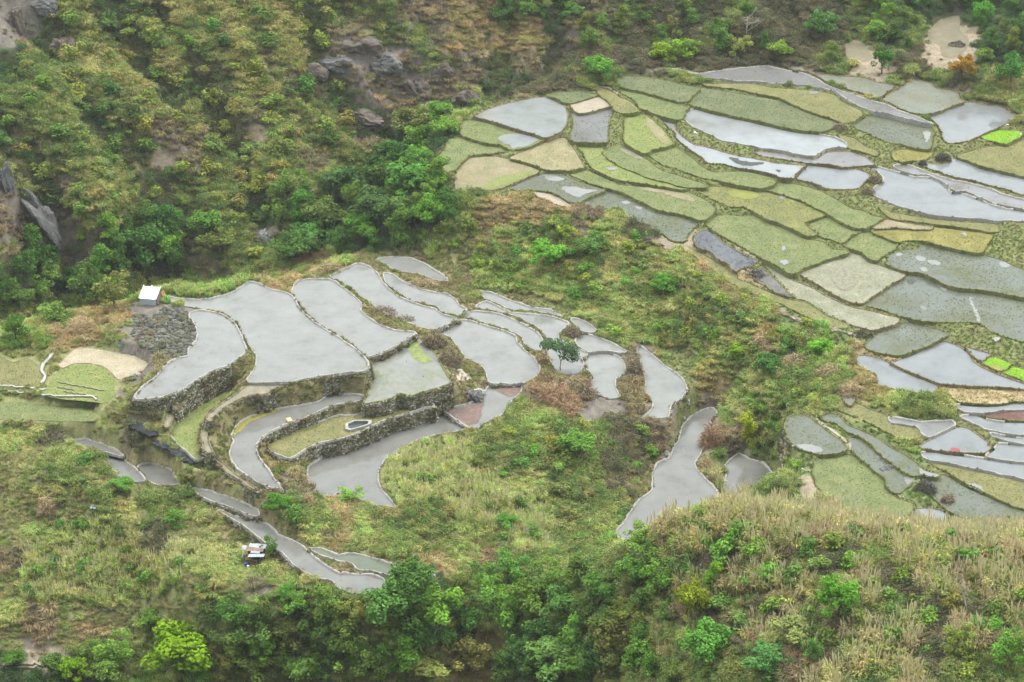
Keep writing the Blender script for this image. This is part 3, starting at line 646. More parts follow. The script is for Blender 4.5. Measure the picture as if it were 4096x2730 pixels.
def water_mat(name, mud, rough=.06, spots=None, thr=.56, sscale=1.2, spec=.85):
    """silty shallow water: mud body under a smooth surface; spots = clods and weed breaking the surface"""
    m, nt, out = new_mat(name)
    p = N(nt, 'ShaderNodeBsdfPrincipled')
    n = noise_node(nt, .22, 8, .68)
    r = ramp(nt, n.outputs[0], [(.28, tuple(c * f_ for c, f_ in zip(mud, (.74, .72, .68)))), (.48, mud), (.74, tuple(c * 1.2 for c in mud))])
    c = r.outputs[0]
    p.inputs['IOR'].default_value = 1.33
    p.inputs['Specular IOR Level'].default_value = spec
    p.inputs['Roughness'].default_value = rough
    g = N(nt, 'ShaderNodeNewGeometry')
    if spots:
        s1 = noise_node(nt, sscale * 1.8, 6, .75); s2 = noise_node(nt, .12, 2, .5)
        ad = N(nt, 'ShaderNodeMath', operation='MULTIPLY_ADD'); nt.links.new(s2.outputs[0], ad.inputs[0]); ad.inputs[1].default_value = .6
        nt.links.new(s1.outputs[0], ad.inputs[2])
        f = ramp(nt, ad.outputs[0], [(min(.9, thr + .19), (0, 0, 0)), (min(.98, thr + .40), (1, 1, 1))])
        c = mixc(nt, f.outputs[0], c, spots)
        rr = N(nt, 'ShaderNodeMapRange'); rr.inputs['To Min'].default_value = rough; rr.inputs['To Max'].default_value = .8
        nt.links.new(f.outputs[0], rr.inputs['Value']); nt.links.new(rr.outputs[0], p.inputs['Roughness'])
    nt.links.new(c, p.inputs['Base Color'])
    rb = noise_node(nt, 2.2, 3, .6)
    b = N(nt, 'ShaderNodeBump'); b.inputs['Strength'].default_value = .05; b.inputs['Distance'].default_value = .03
    nt.links.new(rb.outputs[0], b.inputs['Height']); nt.links.new(b.outputs[0], p.inputs['Normal'])
    nt.links.new(p.outputs[0], out.inputs[0])
    return m

def field_mat(name, c1, c2, c3=None, scale=.35, fine=4.0):
    m, nt, out = new_mat(name)
    p = N(nt, 'ShaderNodeBsdfPrincipled')
    n = noise_node(nt, scale, 5, .62)
    st = [(.32, c1), (.55, c2)] + ([(.72, c3)] if c3 else [])
    r = ramp(nt, n.outputs[0], st)
    n2 = noise_node(nt, fine, 4, .7); r2 = ramp(nt, n2.outputs[0], [(.3, (.62, .62, .6)), (.7, (1.35, 1.35, 1.35))])
    c = mixc(nt, 1.0, r.outputs[0], r2.outputs[0], 'MULTIPLY')
    nt.links.new(c, p.inputs['Base Color'])
    p.inputs['Roughness'].default_value = .8; p.inputs['Specular IOR Level'].default_value = .25
    b = N(nt, 'ShaderNodeBump'); b.inputs['Strength'].default_value = .5; b.inputs['Distance'].default_value = .08
    nt.links.new(n2.outputs[0], b.inputs['Height']); nt.links.new(b.outputs[0], p.inputs['Normal'])
    nt.links.new(p.outputs[0], out.inputs[0])
    return m

FM = {
    'Wm': water_mat('brown_silty_water', (.148, .146, .135), .05),
    'WR': water_mat('grey_blue_water', (.15, .158, .162), .06),
    'W': water_mat('silty_water', (.18, .183, .172)),
    'WB': water_mat('bright_water', (.2, .212, .215), .05, spec=.9),
    'S': water_mat('speckled_water', (.15, .155, .155), .1, (.075, .072, .06), .57, 1.6),
    'S2': water_mat('muddy_water', (.15, .148, .148), .12, (.08, .07, .055), .66, 1.5),
    'SG': water_mat('scummy_water', (.175, .18, .16), .1, (.14, .15, .085), .63, .7),
    'SL': water_mat('pale_scum_water', (.15, .16, .135), .15, (.11, .105, .05), .62, 1.8),
    'SD': water_mat('dark_speckled_water', (.085, .092, .1), .12, (.025, .028, .03), .50, 1.1),
    'GB': water_mat('flooded_rice_mud', (.095, .105, .085), .2, (.075, .085, .035), .56, .9),
    'GB0': water_mat('greenish_water', (.1, .115, .08), .12),
    'G': field_mat('green_stubble', (.1, .125, .05), (.135, .155, .062), (.175, .17, .085)),
    'GD': field_mat('dull_green_stubble', (.085, .105, .05), (.11, .125, .062), (.14, .145, .075)),
    'GR': field_mat('fresh_green_stubble', (.13, .165, .05), (.165, .185, .06), (.225, .205, .105)),
    'GY': field_mat('yellow_green_stubble', (.115, .125, .05), (.15, .15, .055), (.2, .2, .06)),
    'O': field_mat('olive_stubble', (.12, .122, .05), (.155, .15, .062), (.19, .175, .082)),
    'OY': field_mat('yellow_olive_stubble', (.135, .125, .04), (.18, .165, .05), (.22, .2, .07)),
    'T': field_mat('tan_stubble', (.17, .165, .085), (.215, .185, .115), (.26, .215, .145)),
    'TT': field_mat('straw_band', (.22, .17, .1), (.3, .24, .14), (.36, .29, .18)),
    'TS': field_mat('dry_bare_soil', (.24, .205, .155), (.29, .25, .195), (.32, .28, .22), .5, 5),
    'P': field_mat('pale_stubble_mud', (.16, .163, .11), (.205, .203, .145), (.26, .256, .2)),
    'P2': field_mat('straw_stubble', (.165, .155, .075), (.22, .195, .11), (.27, .23, .15)),
    'D': field_mat('burnt_mud', (.085, .08, .075), (.12, .115, .11), (.17, .165, .16)),
    'B': field_mat('seedling_bed', (.13, .25, .012), (.15, .28, .014), (.18, .31, .02)),
    'TD': field_mat('dull_earth_field', (.14, .125, .08), (.17, .148, .1), (.195, .168, .118), .5, 5),
    'PATH': field_mat('footpath_earth', (.15, .135, .09), (.2, .18, .135), (.25, .225, .18), .8, 6),
    'TS2': field_mat('fallow_soil', (.26, .225, .15), (.31, .27, .19), (.35, .31, .23), .6, 5),
    'R': water_mat('red_weed_water', (.12, .1, .09), .2, (.1, .04, .03), .42, .6),
}
# tufts per m2, scale, palette
TUFT = {
    'G': (4.5, .62, [(.11, .145, .042), (.145, .17, .055), (.175, .175, .075)]),
    'GD': (4.5, .62, [(.085, .115, .045), (.11, .13, .055), (.135, .14, .065)]),
    'GR': (5.0, .6, [(.13, .19, .04), (.15, .2, .05), (.19, .19, .08)]),
    'GY': (4.5, .62, [(.13, .15, .04), (.16, .165, .045), (.14, .15, .05)]),
    'GB': (3.2, .7, [(.11, .145, .05), (.13, .155, .06), (.15, .15, .06)]),
    'O': (4.0, .65, [(.155, .14, .05), (.19, .165, .065), (.14, .145, .045)]),
    'OY': (4.0, .65, [(.17, .16, .04), (.2, .18, .05), (.15, .15, .04)]),
    'T': (2.0, .5, [(.27, .23, .13), (.2, .19, .085), (.3, .25, .16)]),
    'TT': (2.6, 1.8, [(.33, .26, .15), (.27, .22, .11), (.22, .2, .08)]),
    'P': (2.4, .55, [(.22, .21, .13), (.26, .24, .16), (.18, .18, .10)]),
    'P2': (2.6, .6, [(.2, .185, .09), (.24, .21, .12), (.17, .17, .07)]),
    'S': (1.3, .7, [(.1, .1, .06), (.13, .12, .07)]),
    'S2': (.16, .8, [(.2, .16, .1), (.15, .14, .07)]),
    'SL': (.5, .7, [(.2, .19, .1), (.17, .17, .08)]),
    'SD': (.7, .8, [(.07, .07, .06), (.1, .1, .07)]),
    'SG': (.12, .8, [(.2, .22, .08), (.24, .22, .12)]),
    'B': (16.0, .4, [(.13, .27, .014), (.15, .3, .016), (.18, .32, .02)]),
    'W': (.05, .55, [(.16, .15, .09), (.13, .14, .07)]), 'Wm': (.07, .55, [(.14, .12, .08), (.12, .12, .06)]), 'WR': (.05, .55, [(.14, .15, .08)]),
    'D': (.8, .8, [(.09, .085, .07), (.13, .12, .09)]),
    'R': (.6, .5, [(.2, .08, .06), (.16, .07, .06)]),
}

# ------------------------------------------------------------------ mesh helpers
def mesh_from(name, V, Fc, mat=None, smooth=False):
    me = bpy.data.meshes.new(name)
    V = np.asarray(V, np.float32)
    if isinstance(Fc, np.ndarray):
        nf, k = Fc.shape
        me.vertices.add(len(V)); me.vertices.foreach_set('co', V.ravel())
        me.loops.add(nf * k); me.loops.foreach_set('vertex_index', Fc.ravel().astype(np.int32))
        me.polygons.add(nf); me.polygons.foreach_set('loop_start', np.arange(0, nf * k, k, dtype=np.int32))
        me.update(calc_edges=True); me.validate()
    else:
        me.from_pydata([tuple(v) for v in V.tolist()], [], Fc); me.update()
    if mat:
        me.materials.append(mat)
    if smooth:
        me.polygons.foreach_set('use_smooth', np.ones(len(me.polygons), bool))
    return me

def obj(name, me, parent=None, loc=None, rot=None, scl=None, **props):
    o = bpy.data.objects.new(name, me)
    C.objects.link(o)
    if parent:
        o.parent = parent
    if loc is not None: o.location = loc
    if rot is not None: o.rotation_euler = rot
    if scl is not None: o.scale = scl if hasattr(scl, '__len__') else (scl,) * 3
    for k, v in props.items():
        o[k] = v
    return o

def thing(name, label, cat, loc=(0, 0, 0), rotz=0, group=None):
    o = obj(name, None, None, loc, (0, 0, rotz), label=label, category=cat)
    if group: o['group'] = group
    return o

class MB:
    def __init__(s): s.v = []; s.f = []
    def add(s, vs, fs):
        k = len(s.v); s.v += [tuple(x) for x in vs]; s.f += [tuple(i + k for i in f) for f in fs]
    def box(s, c, size, R=None, taper=1.0):
        x, y, z = (d / 2 for d in size)
        vs = [Vector((sx * x * (taper if sz > 0 else 1), sy * y * (taper if sz > 0 else 1), sz * z)) for sz in (-1, 1) for sx, sy in ((-1, -1), (1, -1), (1, 1), (-1, 1))]
        if R is not None: vs = [R @ q for q in vs]
        s.add([q + Vector(c) for q in vs], [(3, 2, 1, 0), (4, 5, 6, 7), (0, 1, 5, 4), (1, 2, 6, 5), (2, 3, 7, 6), (3, 0, 4, 7)])
    def tube(s, pts, rad, n=6):
        pts = [Vector(q) for q in pts]; k0 = len(s.v)
        for i, q in enumerate(pts):
            d = (pts[min(i + 1, len(pts) - 1)] - pts[max(i - 1, 0)]).normalized()
            a = d.orthogonal().normalized(); b_ = d.cross(a)
            r = rad[i] if hasattr(rad, '__len__') else rad
            s.v += [tuple(q + (a * math.cos(2 * math.pi * j / n) + b_ * math.sin(2 * math.pi * j / n)) * r) for j in range(n)]
        for i in range(len(pts) - 1):
            for j in range(n):
                s.f.append((k0 + i * n + j, k0 + i * n + (j + 1) % n, k0 + (i + 1) * n + (j + 1) % n, k0 + (i + 1) * n + j))
        s.f.append(tuple(k0 + j for j in reversed(range(n)))); s.f.append(tuple(k0 + (len(pts) - 1) * n + j for j in range(n)))
    def mesh(s, name, mat, smooth=False):
        return mesh_from(name, np.array(s.v), s.f, mat, smooth)

# ------------------------------------------------------------------ the ground
VV = np.stack([XX, YY, ZZ], -1).reshape(-1, 3)
ii, jj = np.meshgrid(np.arange(NX - 1), np.arange(NY - 1), indexing='ij')
q = (ii * NY + jj).ravel()
FF = np.stack([q, q + NY, q + NY + 1, q + 1], 1)
me = mesh_from('valley_ground', VV, FF, M_TERR, True)
zn = zone_of(VV[:, 0], VV[:, 1], VV[:, 2])
colr = np.ones((len(VV), 4), np.float32)
for k, c in GROUND_COL.items():
    colr[zn == k, :3] = np.array(c) * 1.25
ca = me.color_attributes.new('cover', 'FLOAT_COLOR', 'POINT')
ca.data.foreach_set('color', colr.ravel())
obj('hillside_terrain', me, kind='structure')

# ------------------------------------------------------------------ paddies: water and field sheets
def sheet(W, z):
    V = np.column_stack([W, np.full(len(W), z)])
    tri = tessellate_polygon([[Vector((a, b_, 0)) for a, b_ in W]])
    F_ = []
    for t in tri:
        a, b_, c = (W[i] for i in t)
        F_.append(t if (b_[0] - a[0]) * (c[1] - a[1]) - (b_[1] - a[1]) * (c[0] - a[0]) > 0 else t[::-1])
    return V, F_

WET = {'W', 'Wm', 'WR', 'WB', 'S', 'S2', 'SG', 'SL', 'SD', 'GB', 'GB0', 'R'}
for p in PAD:
    if not p['kind']: continue
    wet = p['kind'] in WET
    V, F_ = sheet(p['W'], p['z'])
    obj('paddy_water' if wet else 'paddy_field', mesh_from('paddy', V, F_, FM[p['kind']]), kind='structure', label=p['desc'])

def offset(W, d):
    T = np.roll(W, -1, 0) - np.roll(W, 1, 0)
    T /= np.linalg.norm(T, axis=1)[:, None] + 1e-9
    return W + np.stack([T[:, 1], -T[:, 0]], 1) * d

# puddles and weed patches lying in fields
PATCH = []
def patch(matname, crop, pts, name='puddle'):
    S = np.array(src(crop, pts))
    c = S.mean(0)
    x, y = at(c[0], c[1], 6.0)
    best = None
    for p in PAD:
        if not p['kind']: continue
        x, y = at(c[0], c[1], p['z'])
        if inside(p['W'], np.array([float(x)]), np.array([float(y)]))[0]:
            best = p; break
    if best is None:
        return
    z = best['z'] + (.03 if best['kind'] in WET else .05)
    x, y = at(S[:, 0], S[:, 1], z)
    W = np.stack([x, y], 1)
    if np.sum(W[:, 0] * np.roll(W[:, 1], -1) - np.roll(W[:, 0], -1) * W[:, 1]) < 0:
        W = W[::-1]
    W = smooth_closed(W, .2)
    W = W + (np.stack([fbm(W[:, 0] * 1.6, W[:, 1] * 1.6 + 5), fbm(W[:, 0] * 1.6 + 40, W[:, 1] * 1.6)], 1)) * 0.9
    V, F_ = sheet(W, z)
    PATCH.append(W)
    obj(name, mesh_from(name, V, F_, FM[matname] if isinstance(matname, str) else matname), kind='structure')

patch('WB', 'J', '570,600 620,565 740,552 820,560 920,592 950,612 890,650 820,672 705,690 680,660 610,635')
patch('W', 'J', '1000,945 1080,935 1150,960 1200,985 1120,1000 1030,985')
patch('W', 'J', '1170,1060 1280,1050 1400,1075 1500,1085 1400,1120 1330,1150 1220,1110')
patch('W', 'J', '1730,1190 1790,1185 1815,1205 1760,1222')
patch('W', 'J', '1860,1240 1920,1245 1930,1262 1880,1268')
patch('W', 'J', '1350,1205 1420,1190 1410,1220 1360,1225')
patch('P', 'J', '1720,695 1790,700 1870,740 1930,790 1860,780 1760,730')
patch('W', 'J', '1590,872 1660,870 1690,890 1610,895')
patch('W', 'K', '785,1120 850,1122 900,1150 980,1165 1020,1200 960,1205 880,1165 800,1145')
patch('P2', 'K', '440,560 500,600 580,690 650,790 640,815 580,800 520,730 440,640')
patch('GR', 'J', '545,965 750,925 920,900 925,920 700,1015 595,1060 440,1080 440,1035')
patch('W', 'L', '335,315 400,320 440,330 390,345 345,345')
patch('W', 'L', '750,722 820,747 900,792 955,838 920,830 820,780', 'ditch_water')
patch('W', 'L', '1400,700 1455,690 1468,740 1440,800 1420,760')
patch('W', 'L', '480,690 530,675 545,700 500,712')
patch('W', 'M', '1215,58 1255,50 1280,72 1250,88 1220,80')
patch('W', 'M', '1235,665 1290,660 1300,685 1270,705 1240,690')
patch('W', 'M', '1245,530 1275,525 1270,570 1250,575')
patch('W', 'N', '1450,665 1520,660 1560,690 1530,712 1460,695')
patch('W', 'N', '1335,625 1420,635 1425,660 1370,668')
patch('W', 'N', '1370,735 1430,730 1440,760 1400,772')
patch('W', 'N', '2120,690 2170,682 2225,705 2180,730 2130,720')
patch('W', 'N', '1770,405 1810,408 1815,428 1780,432')
patch('W', 'N', '1530,885 1590,890 1630,930 1605,960 1570,930 1535,905')
patch('W', 'N', '1830,1000 1850,1010 1880,1090 1915,1150 1945,1240 1920,1240 1890,1160 1850,1080')
patch('W', 'N', '1380,1095 1430,1100 1440,1120 1400,1130')
patch('W', 'N', '1140,595 1190,592 1210,610 1160,622')
patch('W', 'O', '1360,1110 1420,1130 1520,1160 1550,1185 1450,1190 1370,1160')
patch('W', 'O', '960,1005 1010,1000 1060,1040 1020,1045')
patch('W', 'O', '1225,1200 1290,1195 1350,1225 1300,1260 1240,1270')
patch('W', 'O', '230,900 330,890 430,910 450,950 380,970 280,950')
patch('W', 'O', '1790,1250 1900,1260 1980,1310 1960,1330 1860,1300')
FM['RW'] = simple_mat('red_water_weed', (.15, .105, .09), .3, 2.0, .8)
FM['CW'] = simple_mat('crimson_water_weed', (.24, .06, .075), .3, 2.0, .8)
FM['YW'] = simple_mat('yellow_green_scum', (.22, .2, .05), .3, 1.5, .7)
FM['GW'] = simple_mat('green_scum', (.17, .2, .07), .35, 1.5, .7)
FM['DM'] = simple_mat('dark_damp_mud', (.185, .18, .13), .3, 1.5, .9)
FM['DW'] = simple_mat('dark_weed', (.06, .065, .06), .35, 2.5, .6)
FM['YG'] = field_mat('yellow_green_patch', (.135, .155, .04), (.17, .185, .045), (.2, .21, .055))
patch('RW', 'E', '1030,1072 1100,1068 1200,1068 1205,1098 1150,1130 1080,1110', 'red_weed')
patch('RW', 'E', '730,1232 800,1215 900,1190 960,1180 950,1240 930,1310 860,1320 800,1280', 'red_weed')
patch('CW', 'O', '1665,925 1700,918 1750,935 1740,950 1680,948', 'red_weed')
patch('CW', 'O', '1850,985 1900,975 1960,970 1940,990 1880,998', 'red_weed')
patch('YW', 'D', '1540,1345 1600,1290 1700,1250 1800,1222 1850,1225 1750,1262 1640,1310 1580,1370 1550,1390', 'green_scum')
patch('YW', 'D', '1990,1150 2080,1135 2150,1120 2100,1160 2010,1185', 'green_scum')
patch('GW', 'E', '480,790 530,770 560,830 620,900 560,910 500,880 470,830', 'green_scum')
patch('DM', 'N', '530,770 640,720 740,740 800,800 790,860 720,940 620,930 560,870', 'damp_mud')
patch('DW', 'K', '1220,940 1290,945 1330,970 1450,985 1540,990 1500,1010 1390,1020 1300,1005 1240,970', 'dark_weed')
patch('DW', 'K', '1650,1055 1700,1060 1690,1080 1665,1075', 'dark_weed')
patch('YG', 'M', '720,20 830,-20 920,0 1020,40 1010,70 940,90 860,80 760,60', 'yellow_green_patch')
patch('TS', 'N', '1160,470 1260,465 1310,490 1260,510 1180,505', 'bare_patch')
patch('D', 'N', '1070,350 1110,345 1140,358 1110,372 1075,370', 'dark_patch')
patch('DW', 'N', '1235,845 1290,840 1340,858 1310,885 1260,875', 'dark_patch')
patch('YW', 'O', '2045,155 2110,145 2150,175 2100,195 2055,180', 'pale_seedlings')
patch('T', 'J', '1900,1060 2050,1070 2200,1085 2350,1130 2430,1190 2300,1170 2100,1110 1950,1085', 'straw_patch')

# ------------------------------------------------------------------ bunds and stone walls
M_BUND = {
    'pale': simple_mat('pale_mud_bund', (.30, .29, .265), .28, 2.5, .9, .1, .5, 9),
    'earth': simple_mat('earth_bund', (.175, .155, .09), .4, 2.0, .95, .05, .5, 9),
    'grass': simple_mat('grassy_bund', (.135, .145, .06), .35, 1.6, .95, .05, .5, 9),
}
M_WALL = simple_mat('wall_earth', (.17, .15, .11), .5, 1.4, .95, .05, .6, 6)
M_STONE, nt, out = new_mat('wall_stone')
pb = N(nt, 'ShaderNodeBsdfPrincipled')
lv = N(nt, 'ShaderNodeAttribute', attribute_name='lv', attribute_type='GEOMETRY')
n = noise_node(nt, 3.0); r = ramp(nt, n.outputs[0], [(.3, (.65, .65, .62)), (.7, (1.25, 1.25, 1.22))])
nt.links.new(mixc(nt, 1.0, lv.outputs['Color'], r.outputs[0], 'MULTIPLY'), pb.inputs['Base Color'])
pb.inputs['Roughness'].default_value = .9; pb.inputs['Specular IOR Level'].default_value = .15
nt.links.new(pb.outputs[0], out.inputs[0])

def col_attr(me, cols, dom='FACE'):
    """per-face colours written to the corners"""
    a = me.color_attributes.new('lv', 'FLOAT_COLOR', 'CORNER')
    n = len(me.polygons)
    lt = np.zeros(n, np.int32); me.polygons.foreach_get('loop_total', lt)
    a.data.foreach_set('color', np.repeat(np.asarray(cols, np.float32), lt, 0).ravel())

def stones_mesh(pts, nrm, size, seed=0, tone=1.0):
    """irregular stones at pts, facing nrm"""
    r = np.random.default_rng(seed)
    base = np.array([(-1, -1, -1), (1, -1, -1), (1, 1, -1), (-1, 1, -1), (-1, -1, 1), (1, -1, 1), (1, 1, 1), (-1, 1, 1)], float) * .5
    faces = np.array([(3, 2, 1, 0), (4, 5, 6, 7), (0, 1, 5, 4), (1, 2, 6, 5), (2, 3, 7, 6), (3, 0, 4, 7)])
    n = len(pts)
    B = base[None] * (1 + r.uniform(-.3, .3, (n, 8, 3)))
    B[:, 4:, :] *= .8
    sz = size[:, None] * np.stack([r.uniform(.9, 1.6, n), r.uniform(.6, 1.0, n), r.uniform(.6, .9, n)], 1)
    B = B * sz[:, None, :]
    N_ = np.asarray(nrm, float); T = np.stack([-N_[:, 1], N_[:, 0], np.zeros(n)], 1)
    T /= np.linalg.norm(T, axis=1)[:, None] + 1e-9
    U = np.cross(N_, T)
    Wd = B[:, :, 0:1] * T[:, None] + B[:, :, 1:2] * U[:, None] + B[:, :, 2:3] * N_[:, None] + np.asarray(pts)[:, None]
    Fc = (faces[None] + (np.arange(n) * 8)[:, None, None]).reshape(-1, 4)
    me = mesh_from('stones', Wd.reshape(-1, 3), Fc, M_STONE)
    g = r.uniform(.16, .42, n); warm = r.uniform(.0, .06, n)
    c = np.stack([g + warm * .6, g + warm * .3, g * .92, np.ones(n)], 1)
    c[:, :3] *= tone
    moss = r.random(n) < .22
    c[moss] *= np.array([.6, .72, .4, 1])
    col_attr(me, np.repeat(c, 6, 0))
    return me

BANK_PTS = []      # (x, y, z, kind) places on bund shoulders for rough grass
WALL_PTS = []
allW = [p['W'] for p in PAD]
bbox = [(W[:, 0].min() - 1, W[:, 0].max() + 1, W[:, 1].min() - 1, W[:, 1].max() + 1) for W in allW]
NOBUND = {'f1', 'f2', 'f3', 'f4', 'f5', 'f6'}
for pi, p in enumerate(PAD):
    if not p['kind'] or p['key'] in NOBUND: continue
    W = p['W']; n = len(W)
    O1 = offset(W, .45)
    skip = np.zeros(n, bool)
    for qi, qd in enumerate(PAD):
        if qi == pi or not qd['kind']: continue
        b0 = bbox[qi]
        m = (O1[:, 0] > b0[0]) & (O1[:, 0] < b0[1]) & (O1[:, 1] > b0[2]) & (O1[:, 1] < b0[3])
        if not m.any(): continue
        dd = dist_outline(qd['W'][::2], O1[m, 0], O1[m, 1])
        near = inside(qd['W'], O1[m, 0], O1[m, 1]) | (dd < .35)
        if qd['z'] > p['z'] + .001 or (abs(qd['z'] - p['z']) <= .001 and qi < pi):
            idx = np.where(m)[0]
            skip[idx[near]] = True
    left = p['key'][0] in 'ps'
    style = 'pale' if (left or p['key'] in ('r18', 'r21', 'r28', 'r60', 'r61', 'r63', 'r64', 'r58', 'r65', 'r22')) else ('earth' if p['kind'] in ('W', 'Wm', 'WR', 'WB', 'TS', 'T', 'P', 'SD', 'SL', 'S2') else 'grass')
    if p['key'] == 'p16': style = 'grass'
    w = {'pale': .27, 'earth': .26, 'grass': .26}[style]
    if p['kind'] == 'PATH': style = 'earth'; w = .2
    h = {'pale': .24, 'earth': .16, 'grass': .14}[style]
    if p['kind'] == 'B': w, h = .3, .08
    hv = h * (1 + fbm(W[:, 0] * .7, W[:, 1] * .7, 3) * 1.5)
    wv = w * (1 + fbm(W[:, 0] * .9 + 9, W[:, 1] * .9, 3) * 1.5)
    Tn = np.roll(W, -1, 0) - np.roll(W, 1, 0); Tn /= np.linalg.norm(Tn, axis=1)[:, None] + 1e-9
    No = np.stack([Tn[:, 1], -Tn[:, 0]], 1)
    z = p['z']
    OB = W + No * (wv + .35)[:, None]
    gz = ground(OB[:, 0], OB[:, 1])
    gz2 = ground(*(W + No * (wv + 1.2)[:, None]).T)
    bot = np.minimum(np.minimum(gz, gz2) - .15, z - .15)
    bot = np.maximum(bot, z - 4.5)
    drop = z - bot
    lean = .06 + .12 * drop
    prof = [W - No * .04, W + No * .06, W + No * (wv * .85)[:, None], W + No * (wv)[:, None]]
    zs = [np.full(n, z - .12), z + hv * .85, z + hv, z + hv * .6]
    tall = (drop > (.95 if left else 2.6))
    foot = W + No * (wv + lean)[:, None]
    prof.append(W + No * (wv + np.minimum(lean, .1))[:, None]); zs.append(np.where(tall, z - .12, bot))
    cols = [np.column_stack([a, b_]) for a, b_ in zip(prof, zs)]
    k = len(cols)
    Vb = np.stack(cols, 1).reshape(-1, 3)
    Fb = []
    for i in range(n):
        j = (i + 1) % n
        if skip[i] and skip[j]: continue
        for a in range(k - 1):
            Fb.append((i * k + a, j * k + a, j * k + a + 1, i * k + a + 1))
    if not Fb: continue
    used = sorted({i for f in Fb for i in f}); mp = {u: i for i, u in enumerate(used)}
    me_b = mesh_from('bund', Vb[used], [tuple(mp[i] for i in f) for f in Fb], M_BUND[style], True)
    tw = tall & ~skip
    what = {'pale': 'pale mud bund', 'earth': 'brown earth bund', 'grass': 'grassy low bund'}[style]
    if tw.sum() > 8:
        root = thing('terrace_wall', 'stone faced terrace wall holding the ' + p['desc'], 'terrace wall', (float(W[0, 0]), float(W[0, 1]), z))
        ox = -np.array([W[0, 0], W[0, 1], z])
        me_b.transform(Matrix.Translation(Vector(ox)))
        obj('bund', me_b, root)
        Vw = np.stack([np.column_stack([W + No * (wv + .04)[:, None], z - 0.02 + 0 * drop]), np.column_stack([foot, bot - .1])], 1).reshape(-1, 3) + ox
        Fw = [(2 * i, 2 * ((i + 1) % n), 2 * ((i + 1) % n) + 1, 2 * i + 1) for i in range(n) if tw[i] or tw[(i + 1) % n]]
        used = sorted({i for f in Fw for i in f}); mp = {u: i for i, u in enumerate(used)}
        obj('wall_face', mesh_from('wall_face', Vw[used], [tuple(mp[i] for i in f) for f in Fw], M_WALL), root)
        idx = np.where(tw)[0]
        sp_, sn = [], []
        for i in idx:
            m_ = int(drop[i] * .5 / .052)
            for _ in range(m_):
                t = random.random(); s_ = random.random() - .5
                a = W[i] + No[i] * (wv[i] + .04) + Tn[i] * s_ * .5
                f_ = a + No[i] * (lean[i] - .04) * t
                zz = z - .02 - t * drop[i]
                sp_.append((f_[0], f_[1], zz)); sn.append((No[i][0], No[i][1], .25))
                if random.random() < .10:
                    WALL_PTS.append((f_[0], f_[1], zz))
        sp_ = np.array(sp_); sn = np.array(sn); sn /= np.linalg.norm(sn, axis=1)[:, None]
        obj('stones', stones_mesh(sp_ + ox, sn, rng.uniform(.15, .34, len(sp_)), pi), root, kind='stuff')
    else:
        o = obj('paddy_bund', me_b, label=(what + ' around the ' + p['desc']) if len((what + ' around the ' + p['desc']).split()) <= 16 else what.split()[0] + ' bund round the ' + ' '.join(p['desc'].split()[:12]), category='bund')
    for i in range(n):
        if skip[i]: continue
        dens = (.45 if left else .30 if style == 'pale' else .9)
        if random.random() < dens:
            s_ = random.uniform(.4, 1.0)
            q = W[i] + No[i] * (wv[i] * s_ + random.uniform(0, .25))
            BANK_PTS.append((q[0], q[1], z + (hv[i] * .7 if s_ < .9 else -.1), style))

# ------------------------------------------------------------------ plant meshes
def blades_mesh(name, n, h, spread, width, droop, seed, plume=0.0, base=.25):
    r = random.Random(seed)
    V, Fc, lv = [], [], []
    for i in range(n):
        az = r.uniform(0, 2 * math.pi); rr = base * math.sqrt(r.random())
        bx, by = rr * math.cos(az), rr * math.sin(az)
        az2 = az + r.uniform(-.9, .9)
        L = h * r.uniform(.6, 1.1); out = spread * r.uniform(.3, 1.1); dr = droop * r.uniform(.5, 1.2)
        dx, dy = math.cos(az2), math.sin(az2)
        tx, ty = -dy * width / 2, dx * width / 2
        fx = r.uniform(-1, 1) * .8
        tx, ty = tx + dx * fx * width / 2, ty + dy * fx * width / 2
        k = len(V); g = r.random()
        pts = [(0, 0), (.5, .62), (1, 1.0 - dr)]
        for (o_, z_) in pts[:2]:
            cx, cy_ = bx + dx * out * o_ * .6, by + dy * out * o_ * .6
            V.append((cx - tx, cy_ - ty, L * z_)); V.append((cx + tx, cy_ + ty, L * z_))
        V.append((bx + dx * out, by + dy * out, L * pts[2][1]))
        Fc += [(k, k + 1, k + 3, k + 2), (k + 2, k + 3, k + 4)]
        lv += [(g, 0, 0, 1)] * 2
        if r.random() < plume:
            k = len(V); hx, hy = bx + dx * out * .25, by + dy * out * .25
            zt = h * r.uniform(1.0, 1.35); w2 = width * 1.6
            V += [(hx - tx * .4, hy - ty * .4, L * .5), (hx + tx * .4, hy + ty * .4, L * .5), (hx + dx * .1 + tx * 2, hy + dy * .1 + ty * 2, zt * .86), (hx + dx * .1 - tx * 2, hy + dy * .1 - ty * 2, zt * .86), (hx + dx * .2, hy + dy * .2, zt * 1.08)]
            Fc += [(k, k + 1, k + 2, k + 3), (k + 3, k + 2, k + 4)]
            lv += [(g, .9, 0, 1)] * 2
    me = mesh_from(name, V, Fc, M_COVER); col_attr(me, lv)
    return me

